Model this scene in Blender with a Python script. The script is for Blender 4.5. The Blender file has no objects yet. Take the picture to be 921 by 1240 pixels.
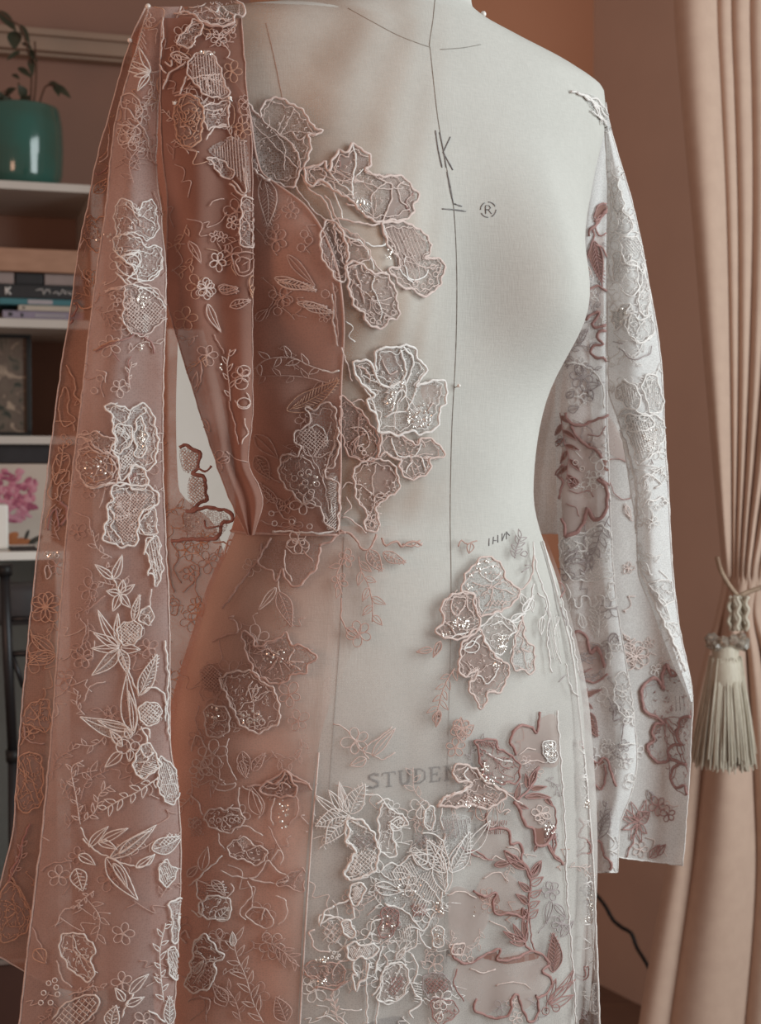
import bpy, bmesh, math, random
import numpy as np
from mathutils import Vector, Matrix
from mathutils.bvhtree import BVHTree
from mathutils.geometry import delaunay_2d_cdt

scene = bpy.context.scene
COL = scene.collection
random.seed(7)
PI = math.pi

# ------------------------------------------------------------------ camera
CAM_Z = 1.07
FPX = 1740.0
PITCH = math.atan(55.0 / FPX)
cam_data = bpy.data.cameras.new('camera')
cam_data.sensor_fit = 'VERTICAL'
cam_data.sensor_height = 24.0
cam_data.lens = 24.0 * FPX / 1240.0
cam_data.clip_start = 0.05
cam_data.dof.use_dof = True
cam_data.dof.focus_distance = 1.04
cam_data.dof.aperture_fstop = 7.5
cam = bpy.data.objects.new('camera', cam_data)
COL.objects.link(cam)
cam.location = (0, 0, CAM_Z)
cam.rotation_euler = (PI / 2 - PITCH, 0, 0)
scene.camera = cam

# ------------------------------------------------------------------ world, lights, exposure
world = bpy.data.worlds.new('world')
scene.world = world
world.use_nodes = True
bg = world.node_tree.nodes['Background']
bg.inputs['Color'].default_value = (0.62, 0.44, 0.36, 1)
bg.inputs['Strength'].default_value = 0.39


def area(name, loc, target, size, size_y, power, color):
    l = bpy.data.lights.new(name, 'AREA')
    l.shape = 'RECTANGLE'
    l.size, l.size_y = size, size_y
    l.energy = power
    l.color = color
    o = bpy.data.objects.new(name, l)
    COL.objects.link(o)
    o.location = loc
    o.rotation_euler = (Vector(target) - Vector(loc)).to_track_quat('-Z', 'Y').to_euler()
    return o


# the tall window in the side wall, right of the camera
area('window_daylight', (1.55, 0.5, 1.45), (0.0, 1.1, 1.1), 1.2, 1.7, 35.0, (0.88, 1.0, 1.01))
# the warm room lamp up on the left
area('room_lamp_light', (-1.1, 0.2, 1.25), (-0.10, 1.15, 1.0), 0.5, 0.5, 5.0, (1.0, 0.56, 0.38))

vs = scene.view_settings
vs.view_transform = 'Standard'
vs.look = 'None'
vs.exposure = 0.0
vs.gamma = 1.0
vs.use_curve_mapping = False
scene.cycles.transparent_max_bounces = 24
scene.cycles.max_bounces = 8
scene.cycles.use_denoising = True

# ------------------------------------------------------------------ projection helpers
_cp, _sp = math.cos(PITCH), math.sin(PITCH)
CAMP = np.array([0, 0, CAM_Z])


def ray(px, py):
    a = (px - 460.5) / FPX
    b = (620.0 - py) / FPX
    return np.array([a, _cp + b * _sp, -_sp + b * _cp])


def at(px, py, Y):
    d = ray(px, py)
    return CAMP + d * (Y / d[1])


def project(p):
    v = np.asarray(p) - CAMP
    depth = v[..., 1] * _cp - v[..., 2] * _sp
    up = v[..., 1] * _sp + v[..., 2] * _cp
    return 460.5 + FPX * v[..., 0] / depth, 620.0 - FPX * up / depth


def herm(xs, ys):
    """smooth monotone-ish interpolation through a table"""
    xs = np.asarray(xs, float); ys = np.asarray(ys, float)
    h = np.diff(xs); d = np.diff(ys) / h
    m = np.zeros(len(xs))
    m[0], m[-1] = d[0], d[-1]
    for i in range(1, len(xs) - 1):
        if d[i - 1] * d[i] > 0:
            w1, w2 = 2 * h[i] + h[i - 1], h[i] + 2 * h[i - 1]
            m[i] = (w1 + w2) / (w1 / d[i - 1] + w2 / d[i])

    def f(x):
        x = np.asarray(x, float)
        i = np.clip(np.searchsorted(xs, x) - 1, 0, len(xs) - 2)
        t = np.clip((x - xs[i]) / h[i], -0.2, 1.2)
        return ((2 * t**3 - 3 * t**2 + 1) * ys[i] + (t**3 - 2 * t**2 + t) * h[i] * m[i]
                + (-2 * t**3 + 3 * t**2) * ys[i + 1] + (t**3 - t**2) * h[i] * m[i + 1])
    return f


# ------------------------------------------------------------------ object helpers
def link(name, me, mat=None, parent=None, smooth=True):
    o = bpy.data.objects.new(name, me)
    COL.objects.link(o)
    if mat is not None and not me.materials:
        me.materials.append(mat)
    if smooth and len(me.polygons):
        me.polygons.foreach_set('use_smooth', [True] * len(me.polygons))
    if parent is not None:
        o.parent = parent
        o.matrix_parent_inverse = parent_mat(parent).inverted()
    return o


def parent_mat(p):
    m = Matrix.LocRotScale(p.location, p.rotation_euler, None)
    return m


def mesh(name, verts, faces, mat=None, parent=None, smooth=True, uvs=None):
    me = bpy.data.meshes.new(name)
    me.from_pydata([tuple(map(float, v)) for v in verts], [], faces)
    if uvs is not None:
        ul = me.uv_layers.new(name='UVMap')
        li = np.empty(len(me.loops), int)
        me.loops.foreach_get('vertex_index', li)
        ul.data.foreach_set('uv', np.asarray(uvs, float)[li].ravel())
    me.update()
    return link(name, me, mat, parent, smooth)


def tag(o, label=None, cat=None, group=None, kind=None):
    if label: o['label'] = label
    if cat: o['category'] = cat
    if group: o['group'] = group
    if kind: o['kind'] = kind
    return o


def empty(name, loc, label=None, cat=None, group=None, rz=0.0):
    o = bpy.data.objects.new(name, None)
    COL.objects.link(o)
    o.location = [float(c) for c in loc]
    o.rotation_euler = (0, 0, rz)
    o.empty_display_size = 0.05
    return tag(o, label, cat, group)


class MB:
    """collects simple shapes into one mesh"""
    def __init__(self):
        self.v, self.f, self.sm = [], [], []

    def add(self, vs, fs):
        n = len(self.v)
        self.v += [tuple(map(float, p)) for p in vs]
        self.f += [tuple(i + n for i in f) for f in fs]
        return self

    def box(self, c, s, rz=0.0, bev=0.0):
        bm = bmesh.new()
        bmesh.ops.create_cube(bm, size=1.0)
        for v in bm.verts:
            v.co = Vector((v.co.x * s[0], v.co.y * s[1], v.co.z * s[2]))
        if bev:
            bmesh.ops.bevel(bm, geom=list(bm.edges), offset=bev, segments=2, affect='EDGES', profile=0.6)
        R = Matrix.Rotation(rz, 3, 'Z')
        bm.verts.index_update()
        self.add([R @ v.co + Vector(c) for v in bm.verts], [tuple(v.index for v in f.verts) for f in bm.faces])
        bm.free()
        return self

    def tube(self, pts, r, n=6, closed=False, cap=True):
        v, f = tube_data(pts, r, n, closed, cap)
        return self.add(v, f)

    def lathe(self, c, prof, n=32, z_axis=True):
        vs, fs = [], []
        for (r, z) in prof:
            for k in range(n):
                a = 2 * PI * k / n
                vs.append((c[0] + r * math.cos(a), c[1] + r * math.sin(a), c[2] + z))
        for i in range(len(prof) - 1):
            for k in range(n):
                k2 = (k + 1) % n
                fs.append((i * n + k, i * n + k2, (i + 1) * n + k2, (i + 1) * n + k))
        return self.add(vs, fs)

    def ball(self, c, r, seg=10, rings=6, sc=(1, 1, 1)):
        bm = bmesh.new()
        bmesh.ops.create_uvsphere(bm, u_segments=seg, v_segments=rings, radius=r)
        bm.verts.index_update()
        self.add([(c[0] + v.co.x * sc[0], c[1] + v.co.y * sc[1], c[2] + v.co.z * sc[2]) for v in bm.verts],
                 [tuple(v.index for v in f.verts) for f in bm.faces])
        bm.free()
        return self

    def build(self, name, mat, parent=None, smooth=False):
        return mesh(name, self.v, self.f, mat, parent, smooth)


def tube_data(pts, r, n=5, closed=False, cap=True, flat=1.0, normals=None):
    """a tube along pts, r a number or a list; flat squashes it along the given surface normals"""
    P = np.asarray(pts, float)
    m = len(P)
    if m < 2:
        return [], []
    if closed:
        T = np.roll(P, -1, 0) - np.roll(P, 1, 0)
    else:
        T = np.gradient(P, axis=0)
    T /= np.maximum(np.linalg.norm(T, axis=1, keepdims=True), 1e-9)
    if normals is None:
        N0 = np.tile(np.array([0.13, -0.96, 0.21]), (m, 1))
        bad = np.abs((N0 * T).sum(1)) > 0.95
        N0[bad] = np.array([0.9, 0.1, 0.3])
    else:
        N0 = np.asarray(normals, float)
    B = np.cross(T, N0)
    B /= np.maximum(np.linalg.norm(B, axis=1, keepdims=True), 1e-9)
    N = np.cross(B, T)
    R = np.broadcast_to(np.asarray(r, float), (m,))[:, None]
    ring = []
    for k in range(n):
        a = 2 * PI * k / n
        ring.append(P + R * (math.cos(a) * B + flat * math.sin(a) * N))
    V = np.stack(ring, 1).reshape(-1, 3)
    F = []
    mm = m if closed else m - 1
    for i in range(mm):
        j = (i + 1) % m
        for k in range(n):
            k2 = (k + 1) % n
            F.append((i * n + k, i * n + k2, j * n + k2, j * n + k))
    if cap and not closed:
        F.append(tuple(range(n - 1, -1, -1)))
        F.append(tuple((m - 1) * n + k for k in range(n)))
    return V.tolist(), F


def smooth_path(pts, step, closed=False):
    """Catmull-Rom through 2-D or 3-D points, resampled about every `step`"""
    P = np.asarray(pts, float)
    if len(P) < 2:
        return P
    if len(P) == 2:
        n = max(2, int(np.linalg.norm(P[1] - P[0]) / step) + 1)
        t = np.linspace(0, 1, n)[:, None]
        return P[0] * (1 - t) + P[1] * t
    if closed:
        Q = np.vstack([P[-1], P, P[0], P[1]])
    else:
        Q = np.vstack([2 * P[0] - P[1], P, 2 * P[-1] - P[-2]])
    out = []
    for i in range(1, len(Q) - 2):
        p0, p1, p2, p3 = Q[i - 1], Q[i], Q[i + 1], Q[i + 2]
        n = max(1, int(round(np.linalg.norm(p2 - p1) / step)))
        t = (np.arange(n) / n)[:, None]
        out.append(0.5 * ((2 * p1) + (-p0 + p2) * t + (2 * p0 - 5 * p1 + 4 * p2 - p3) * t**2
                          + (-p0 + 3 * p1 - 3 * p2 + p3) * t**3))
    out = np.vstack(out)
    if not closed:
        out = np.vstack([out, P[-1]])
    return out


# ------------------------------------------------------------------ materials
MATS = {}


def nt(name):
    m = bpy.data.materials.new(name)
    m.use_nodes = True
    t = m.node_tree
    t.nodes.clear()
    out = t.nodes.new('ShaderNodeOutputMaterial')
    MATS[name] = m
    return m, t, out


def L(t, a, b):
    t.links.new(a, b)


def noise_mix(t, c1, c2, scale, detail=4.0, coord='Object', lo=0.35, hi=0.65, stretch=None):
    tc = t.nodes.new('ShaderNodeTexCoord')
    nz = t.nodes.new('ShaderNodeTexNoise')
    nz.inputs['Scale'].default_value = scale
    nz.inputs['Detail'].default_value = detail
    if stretch:
        mp = t.nodes.new('ShaderNodeMapping')
        mp.inputs['Scale'].default_value = stretch
        L(t, tc.outputs[coord], mp.inputs['Vector'])
        L(t, mp.outputs['Vector'], nz.inputs['Vector'])
    else:
        L(t, tc.outputs[coord], nz.inputs['Vector'])
    mr = t.nodes.new('ShaderNodeMapRange')
    mr.inputs['From Min'].default_value = lo
    mr.inputs['From Max'].default_value = hi
    L(t, nz.outputs['Fac'], mr.inputs['Value'])
    mx = t.nodes.new('ShaderNodeMix')
    mx.data_type = 'RGBA'
    mx.inputs['A'].default_value = (*c1, 1)
    mx.inputs['B'].default_value = (*c2, 1)
    L(t, mr.outputs['Result'], mx.inputs['Factor'])
    return mx.outputs['Result'], nz.outputs['Fac'], mr.outputs['Result']


def solid(name, c1, c2=None, rough=0.7, scale=30.0, bump=0.0, metal=0.0, spec=0.4, stretch=None, detail=4.0,
          emit=None, sheen=0.0, coat=0.0):
    m, t, out = nt(name)
    b = t.nodes.new('ShaderNodeBsdfPrincipled')
    c2 = c2 or tuple(x * 0.9 for x in c1)
    col, fac, _ = noise_mix(t, c1, c2, scale, detail, stretch=stretch)
    L(t, col, b.inputs['Base Color'])
    b.inputs['Roughness'].default_value = rough
    b.inputs['Metallic'].default_value = metal
    b.inputs['Specular IOR Level'].default_value = spec
    b.inputs['Sheen Weight'].default_value = sheen
    b.inputs['Coat Weight'].default_value = coat
    if bump:
        bp = t.nodes.new('ShaderNodeBump')
        bp.inputs['Strength'].default_value = bump
        bp.inputs['Distance'].default_value = 0.002
        L(t, fac, bp.inputs['Height'])
        L(t, bp.outputs['Normal'], b.inputs['Normal'])
    L(t, b.outputs['BSDF'], out.inputs['Surface'])
    return m


def tulle(name, color, alpha, color2=None, net=0.0, net_scale=700.0, vary=0.12, transl=0.45, dens=False):
    """sheer net: part see-through, the threads scatter and let light through"""
    m, t, out = nt(name)
    color2 = color2 or tuple(c * 0.85 for c in color)
    col, fac, f2 = noise_mix(t, color, color2, 26.0, 5.0)
    d = t.nodes.new('ShaderNodeBsdfDiffuse')
    tl = t.nodes.new('ShaderNodeBsdfTranslucent')
    L(t, col, d.inputs['Color'])
    L(t, col, tl.inputs['Color'])
    mx = t.nodes.new('ShaderNodeMixShader')
    mx.inputs['Fac'].default_value = transl
    L(t, d.outputs[0], mx.inputs[1])
    L(t, tl.outputs[0], mx.inputs[2])
    tr = t.nodes.new('ShaderNodeBsdfTransparent')
    tr.inputs['Color'].default_value = (1, 1, 1, 1)
    # alpha: base, cloudy variation and the weave of the net (in cloth coordinates)
    mr = t.nodes.new('ShaderNodeMapRange')
    mr.inputs['From Min'].default_value = 0.3
    mr.inputs['From Max'].default_value = 0.7
    mr.inputs['To Min'].default_value = alpha - vary
    mr.inputs['To Max'].default_value = alpha + vary
    L(t, fac, mr.inputs['Value'])
    res = mr.outputs['Result']
    if net:
        uv = t.nodes.new('ShaderNodeUVMap')
        vo = t.nodes.new('ShaderNodeTexVoronoi')
        vo.feature = 'DISTANCE_TO_EDGE'
        vo.inputs['Scale'].default_value = net_scale
        vo.inputs['Randomness'].default_value = 0.6
        L(t, uv.outputs['UV'], vo.inputs['Vector'])
        m2 = t.nodes.new('ShaderNodeMapRange')
        m2.inputs['From Min'].default_value = 0.05
        m2.inputs['From Max'].default_value = 0.22
        m2.inputs['To Min'].default_value = net
        m2.inputs['To Max'].default_value = -net
        L(t, vo.outputs['Distance'], m2.inputs['Value'])
        ad = t.nodes.new('ShaderNodeMath')
        ad.operation = 'ADD'
        ad.use_clamp = True
        L(t, res, ad.inputs[0])
        L(t, m2.outputs['Result'], ad.inputs[1])
        res = ad.outputs[0]
    if dens:                                   # how tightly the net is gathered there
        at_ = t.nodes.new('ShaderNodeAttribute')
        at_.attribute_name = 'gather_amount'
        mu = t.nodes.new('ShaderNodeMath')
        mu.operation = 'MULTIPLY'
        L(t, res, mu.inputs[0]); L(t, at_.outputs['Fac'], mu.inputs[1])
        res = mu.outputs[0]
    ms = t.nodes.new('ShaderNodeMixShader')
    L(t, res, ms.inputs['Fac'])
    L(t, tr.outputs[0], ms.inputs[1])
    L(t, mx.outputs[0], ms.inputs[2])
    L(t, ms.outputs[0], out.inputs['Surface'])
    return m


def linen(name, c1, c2):
    """woven cotton cover of the dress form"""
    m, t, out = nt(name)
    b = t.nodes.new('ShaderNodeBsdfPrincipled')
    col, fac, _ = noise_mix(t, c1, c2, 9.0, 6.0)
    tc = t.nodes.new('ShaderNodeTexCoord')
    hs = []
    for s in ((900, 900, 120), (140, 140, 1100)):
        mp = t.nodes.new('ShaderNodeMapping')
        mp.inputs['Scale'].default_value = s
        nz = t.nodes.new('ShaderNodeTexNoise')
        nz.inputs['Scale'].default_value = 1.0
        nz.inputs['Detail'].default_value = 2.0
        L(t, tc.outputs['Object'], mp.inputs['Vector'])
        L(t, mp.outputs['Vector'], nz.inputs['Vector'])
        hs.append(nz.outputs['Fac'])
    ad = t.nodes.new('ShaderNodeMath')
    ad.operation = 'ADD'
    L(t, hs[0], ad.inputs[0]); L(t, hs[1], ad.inputs[1])
    mr = t.nodes.new('ShaderNodeMapRange')
    mr.inputs['From Min'].default_value = 0.6
    mr.inputs['From Max'].default_value = 1.4
    mr.inputs['To Min'].default_value = 0.93
    mr.inputs['To Max'].default_value = 1.04
    L(t, ad.outputs[0], mr.inputs['Value'])
    mu = t.nodes.new('ShaderNodeVectorMath')
    mu.operation = 'SCALE'
    L(t, col, mu.inputs[0]); L(t, mr.outputs['Result'], mu.inputs['Scale'])
    L(t, mu.outputs[0], b.inputs['Base Color'])
    b.inputs['Roughness'].default_value = 0.9
    b.inputs['Specular IOR Level'].default_value = 0.15
    bp = t.nodes.new('ShaderNodeBump')
    bp.inputs['Strength'].default_value = 0.25
    bp.inputs['Distance'].default_value = 0.0006
    L(t, ad.outputs[0], bp.inputs['Height'])
    L(t, bp.outputs['Normal'], b.inputs['Normal'])
    L(t, b.outputs[0], out.inputs['Surface'])
    return m


linen('form_linen', (0.58, 0.56, 0.53), (0.53, 0.51, 0.48))
solid('stamp_ink', (0.06, 0.06, 0.065), (0.12, 0.115, 0.12), rough=0.8, scale=400)
solid('seam_thread', (0.34, 0.31, 0.28), rough=0.9)
solid('print_ink', (0.17, 0.165, 0.17), (0.30, 0.28, 0.28), rough=0.8, scale=400)
tulle('tulle_rose', (0.88, 0.56, 0.47), 0.80, net=0.06, dens=True)
tulle('tulle_bodice', (0.76, 0.475, 0.405), 0.80, net=0.05)
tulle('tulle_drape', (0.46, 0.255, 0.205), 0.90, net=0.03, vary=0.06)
tulle('tulle_sleeve', (0.70, 0.54, 0.51), 0.70, net=0.06, vary=0.2)
tulle('tulle_back', (0.66, 0.38, 0.29), 0.72, net=0.06)
tulle('tulle_pale', (0.66, 0.60, 0.58), 0.30, net=0.08, vary=0.06)
tulle('tulle_skirt', (0.88, 0.83, 0.81), 0.44, net=0.06, vary=0.06, dens=True)
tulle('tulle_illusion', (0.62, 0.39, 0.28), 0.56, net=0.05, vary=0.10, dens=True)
tulle('tulle_lit_white', (0.95, 0.94, 0.94), 0.82, net=0.10, vary=0.08, transl=0.32)  # far sleeve: the same rose net, window light put into its near-white colour
tulle('tulle_lit_grey', (0.93, 0.92, 0.91), 0.80, net=0.10, vary=0.05, transl=0.35)  # its back layers, whitened likewise to stand for the window light
tulle('net_pale', (0.72, 0.62, 0.59), 0.36, net=0.34, net_scale=640.0)
tulle('net_rose', (0.60, 0.44, 0.40), 0.34, net=0.34, net_scale=640.0)
tulle('net_white', (0.86, 0.84, 0.83), 0.42, net=0.34, net_scale=640.0)
tulle('satin_blush', (0.70, 0.55, 0.51), 0.42, net=0.0, vary=0.22)
tulle('satin_rust', (0.42, 0.20, 0.16), 0.72, net=0.0, vary=0.2)
for nm, c, c2 in (('thread_white', (0.86, 0.82, 0.80), (0.74, 0.68, 0.66)),
                  ('thread_blush', (0.72, 0.58, 0.54), (0.60, 0.46, 0.42)),
                  ('thread_rose', (0.56, 0.37, 0.32), (0.46, 0.29, 0.25)),
                  ('thread_grey', (0.34, 0.28, 0.28), (0.44, 0.37, 0.37)),
                  ('thread_plum', (0.33, 0.165, 0.15), (0.40, 0.21, 0.19)),
                  ('thread_copper', (0.60, 0.36, 0.26), (0.48, 0.27, 0.19))):
    solid(nm, c, c2, rough=0.55, scale=500.0, sheen=0.3)
solid('sequin', (0.85, 0.80, 0.76), (0.75, 0.66, 0.6), rough=0.12, metal=0.55, spec=0.8, scale=300)
solid('pin_metal', (0.75, 0.72, 0.70), rough=0.25, metal=1.0)
solid('pin_pearl', (0.85, 0.78, 0.74), rough=0.2, spec=0.7, coat=0.5)
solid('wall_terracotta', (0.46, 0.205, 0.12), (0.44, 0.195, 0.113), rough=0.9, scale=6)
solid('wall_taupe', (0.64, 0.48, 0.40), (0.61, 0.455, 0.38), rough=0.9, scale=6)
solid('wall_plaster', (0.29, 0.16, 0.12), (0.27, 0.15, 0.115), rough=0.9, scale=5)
solid('trim_paint', (0.34, 0.235, 0.175), (0.31, 0.21, 0.155), rough=0.6, scale=12)
solid('shelf_white', (0.62, 0.58, 0.54), (0.56, 0.52, 0.48), rough=0.5, scale=14)
solid('shelf_back', (0.33, 0.21, 0.17), (0.36, 0.23, 0.185), rough=0.8, scale=14)
solid('white_board', (0.80, 0.80, 0.77), (0.76, 0.76, 0.72), rough=0.6, scale=10)
solid('floor_wood', (0.16, 0.085, 0.055), (0.12, 0.06, 0.04), rough=0.5, scale=8, stretch=(1, 12, 1))
solid('ceiling_paint', (0.55, 0.47, 0.42), rough=0.9)
solid('curtain_cloth', (0.53, 0.37, 0.29), (0.50, 0.345, 0.27), rough=0.85, scale=60, bump=0.1, sheen=0.25)
# ------------------------------------------------------------------ the room
WA = math.radians(17.0)
W0 = np.array([-0.70, 2.62])                     # a point of the back wall line, left of the frame
WD = np.array([math.cos(WA), math.sin(WA)])      # along the wall to the right
WN = np.array([math.sin(WA), -math.cos(WA)])     # out of the wall into the room


def wp(u, w, z):
    """room point: u along the back wall, w out from it, z height"""
    q = W0 + WD * u + WN * w
    return np.array([q[0], q[1], z])


def wall_u(px, w):
    """u where the sight line of column px meets the plane w out from the back wall"""
    a = (px - 460.5) / FPX
    b = W0 + WN * w
    return (a * b[1] - b[0]) / (WD[0] - a * WD[1])


def wall_z(px, py, w):
    return at(px, py, wp(wall_u(px, w), w, 0)[1])[2]


def room_box(name, u0, u1, w0, w1, z0, z1, mat, parent=None, bev=0.0015):
    m = MB()
    m.box(wp((u0 + u1) / 2, (w0 + w1) / 2, (z0 + z1) / 2), (u1 - u0, abs(w1 - w0), z1 - z0), WA, bev)
    return m.build(name, MATS[mat], parent)


UC = wall_u(716, 0.0)                             # the corner with the side wall
UM = wall_u(300, 0.0)
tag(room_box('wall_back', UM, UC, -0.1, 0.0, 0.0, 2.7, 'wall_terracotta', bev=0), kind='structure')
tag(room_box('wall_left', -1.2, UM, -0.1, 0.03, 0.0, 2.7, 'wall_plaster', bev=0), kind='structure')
tag(room_box('floor', -1.2, 2.2, -0.1, 2.2, -0.1, 0.0, 'floor_wood', bev=0), kind='structure')
c0 = wp(UC, 0, 0)[:2]
c1 = c0 + 0.62 * np.array([0.817, -1.45])
dn = np.array([1.45, 0.817]) / math.hypot(1.45, 0.817) * 0.1
vv = [(*c0, 0), (*c1, 0), (*(c1 + dn), 0), (*(c0 + dn), 0)]
vv += [(x, y, 2.7) for (x, y, z) in vv]
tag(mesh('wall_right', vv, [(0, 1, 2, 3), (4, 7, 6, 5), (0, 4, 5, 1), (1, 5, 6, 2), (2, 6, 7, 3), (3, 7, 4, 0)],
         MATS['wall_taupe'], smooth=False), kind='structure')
# picture rail across the left wall
zt0, zt1 = wall_z(60, 70, 0.05), wall_z(60, 41, 0.05)
tr = MB()
for (za, zb, wa) in ((zt0, zt1, 0.03), (zt0 + 0.006, zt1 - 0.008, 0.045), (zt1 - 0.012, zt1, 0.055)):
    tr.box(wp((-1.2 + UM) / 2, (0.03 + 0.03 + wa) / 2, (za + zb) / 2), (UM + 1.2, wa, zb - za), WA, 0.002)
tag(tr.build('trim_1', MATS['trim_paint']), kind='structure')

# ------------------------------------------------------------------ the dress form
THETA = math.radians(30.0)
FX, FY = 0.008, 1.10
CT, ST = math.cos(THETA), math.sin(THETA)
ZT = [-.47, -.40, -.30, -.20, -.10, -.02, .05, .12, .18, .24, .285, .303, .316, .328, .338, .346, .40, .47]
fa = herm(ZT, [.158, .166, .172, .166, .142, .115, .123, .145, .164, .182, .194, .193, .165, .115, .075, .060, .056, .058])
fbf = herm(ZT, [.080, .086, .090, .090, .087, .080, .080, .078, .078, .076, .070, .067, .064, .061, .058, .056, .052, .052])
fbb = herm(ZT, [.13, .14, .145, .13, .10, .082, .09, .10, .105, .10, .09, .085, .08, .072, .064, .06, .056, .056])


def form_local(phi, z, off=0.0):
    """surface point of the form: phi 0 = its side at the right of the picture, 90 degrees = front"""
    phi = np.asarray(phi, float); z = np.asarray(z, float)
    a, bf, bb = fa(z), fbf(z), fbb(z)
    c, s = np.cos(phi), np.sin(phi)
    b = np.where(s > 0, bf, bb)
    n = 2.35
    k = (np.abs(c / a) ** n + np.abs(s / b) ** n) ** (-1.0 / n)
    x, y = k * c, k * s
    bump = np.zeros_like(x)
    for sx in (-1, 1):
        up = np.where(z > 0.125, 0.085, 0.050)
        bump = bump + np.exp(-((x - sx * 0.086) / 0.056) ** 2 - ((z - 0.125) / up) ** 2)
    fr = np.clip(s * 1.6, 0, 1)
    y = y + 0.040 * bump * fr
    x = x + 0.020 * np.sign(x) * np.exp(-((np.abs(x) - 0.13) / 0.05) ** 2 - ((z - 0.12) / 0.06) ** 2) * np.clip(s * 2, 0, 1)
    # belly
    y = y + 0.008 * np.exp(-(x / 0.08) ** 2 - ((z + 0.18) / 0.09) ** 2) * fr
    # offset outwards (radially, good enough for a few millimetres)
    r = np.hypot(x, y)
    x, y = x * (1 + off / r), y * (1 + off / r)
    return x, y


def form_pt(phi, z, off=0.0):
    x, y = form_local(phi, z, off)
    return np.stack([FX + x * CT + y * ST, FY + x * ST - y * CT, CAM_Z + z + 0 * x], -1)


def grid_faces(nr, nc, wrap=False):
    f = []
    for i in range(nr - 1):
        for j in range(nc if wrap else nc - 1):
            k = (j + 1) % nc
            f.append((i * nc + j, i * nc + k, (i + 1) * nc + k, (i + 1) * nc + j))
    return f


NPH = 128
zz = np.concatenate([np.linspace(-.47, .27, 75), np.linspace(.274, .35, 30), np.linspace(.36, .47, 8)])
ph = np.linspace(0, 2 * PI, NPH, endpoint=False)
PH, ZZ = np.meshgrid(ph, zz)
V = form_pt(PH, ZZ).reshape(-1, 3)
F = grid_faces(len(zz), NPH, True)
F.append(tuple(range(NPH - 1, -1, -1)))
F.append(tuple((len(zz) - 1) * NPH + k for k in range(NPH)))
form = empty('dress_form', (FX, FY, 0.0), 'linen covered tailor\'s dress form on a stand wearing the lace pieces', 'dress form')
torso = mesh('torso', V, F, MATS['form_linen'], form)


def bvh_of(o):
    me = o.data
    return BVHTree.FromPolygons([v.co[:] for v in me.vertices], [p.vertices[:] for p in me.polygons])


FORM_BVH = bvh_of(torso)
solid('stand_metal', (0.05, 0.05, 0.055), rough=0.4, metal=0.7)
solid('stand_wood', (0.25, 0.14, 0.08), (0.2, 0.11, 0.06), rough=0.45, scale=20, stretch=(1, 1, 0.1))
MB().lathe((FX, FY, 0), [(0.0, .603), (0.03, .603), (0.03, .595), (0.014, .59), (0.014, .16), (0.022, .15), (0.022, .12), (0, .12)], 20).build('pole', MATS['stand_metal'], form, True)
for k in range(3):
    a = k * 2 * PI / 3 + 0.4
    MB().tube([(FX, FY, .14), (FX + .12 * math.cos(a), FY + .12 * math.sin(a), .11), (FX + .24 * math.cos(a), FY + .24 * math.sin(a), .015)], [.015, .014, .013], 8).build('leg', MATS['stand_wood'], form, True)


def phi_at(z, px, off=0.0, lo=-0.3, hi=3.5):
    """front-facing angle at height z that projects to column px"""
    p = np.linspace(lo, hi, 400)
    x, y = project(form_pt(p, np.full_like(p, z), off))
    # the visible front: px falls as phi grows
    i = int(np.argmax(x)); j = int(np.argmin(x))
    return float(np.interp(-px, -x[i:j + 1], p[i:j + 1]))


# ------------------------------------------------------------------ sheer cloth panels
CLOTH = {}


def edge_fn(pts):
    P = np.asarray(pts, float)
    f = herm(P[:, 1], P[:, 0])
    return f


def panel(name, left, right, y0, y1, depth, mat, parent, nc=28, step=9.0, key=None, hem=None, edges=('l', 'r'),
          edge_mat='thread_blush', er=0.0006):
    """a hanging sheet of net between two side edges; depth(u, y) gives its distance; hem(u) shifts the lower rim"""
    fl, fr = edge_fn(left), edge_fn(right)
    nr = int((y1 - y0) / step) + 1
    V, UV = [], []
    for i in range(nr):
        t = i / (nr - 1)
        for j in range(nc):
            u = j / (nc - 1)
            yb = y1 + (hem(u) if hem else 0.0)
            y = y0 + (yb - y0) * t
            x = float(fl(y)) * (1 - u) + float(fr(y)) * u
            p = at(x, y, depth(u, y))
            V.append(p)
            UV.append((p[0], p[2]))
    o = mesh(name, V, grid_faces(nr, nc), MATS[mat], parent, uvs=UV)
    CLOTH[key or name] = bvh_of(o)
    A = np.array(V).reshape(nr, nc, 3)
    for e in edges:
        line = {'l': A[:, 0], 'r': A[:, -1], 'b': A[-1], 't': A[0]}[e]
        rnd = np.random.RandomState(len(V) + ord(e))
        line = line + np.array([0, -0.0006, 0]) + rnd.normal(0, 0.0002, line.shape)
        v, f = tube_data(line, er, 5)
        mesh('hem_thread', v, f, MATS[edge_mat], o)
    return o


def shell(name, z0, z1, edge_a, edge_b, off, mat, parent, nc=40, nr=70, key=None, dens=None):
    """a net shell over the form between two angle functions of height"""
    V, UV = [], []
    for i in range(nr):
        z = z0 + (z1 - z0) * i / (nr - 1)
        pa, pb = edge_a(z), edge_b(z)
        ps = pa + (pb - pa) * np.linspace(0, 1, nc)
        o_ = off(ps, z) if callable(off) else off
        P = form_pt(ps, np.full(nc, z), o_)
        V += list(P)
        UV += [(p * 0.13, z) for p in ps]
    o = mesh(name, V, grid_faces(nr, nc), MATS[mat], parent, uvs=UV)
    if dens:
        a_ = o.data.attributes.new('gather_amount', 'FLOAT', 'POINT')
        a_.data.foreach_set('value', [dens(z0 + (z1 - z0) * i / (nr - 1), j / (nc - 1)) for i in range(nr) for j in range(nc)])
    CLOTH[key or name] = bvh_of(o)
    return o, np.array(V).reshape(nr, nc, 3)


def zform(py, Y=1.02):
    return at(460, py, Y)[2] - CAM_Z


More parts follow.
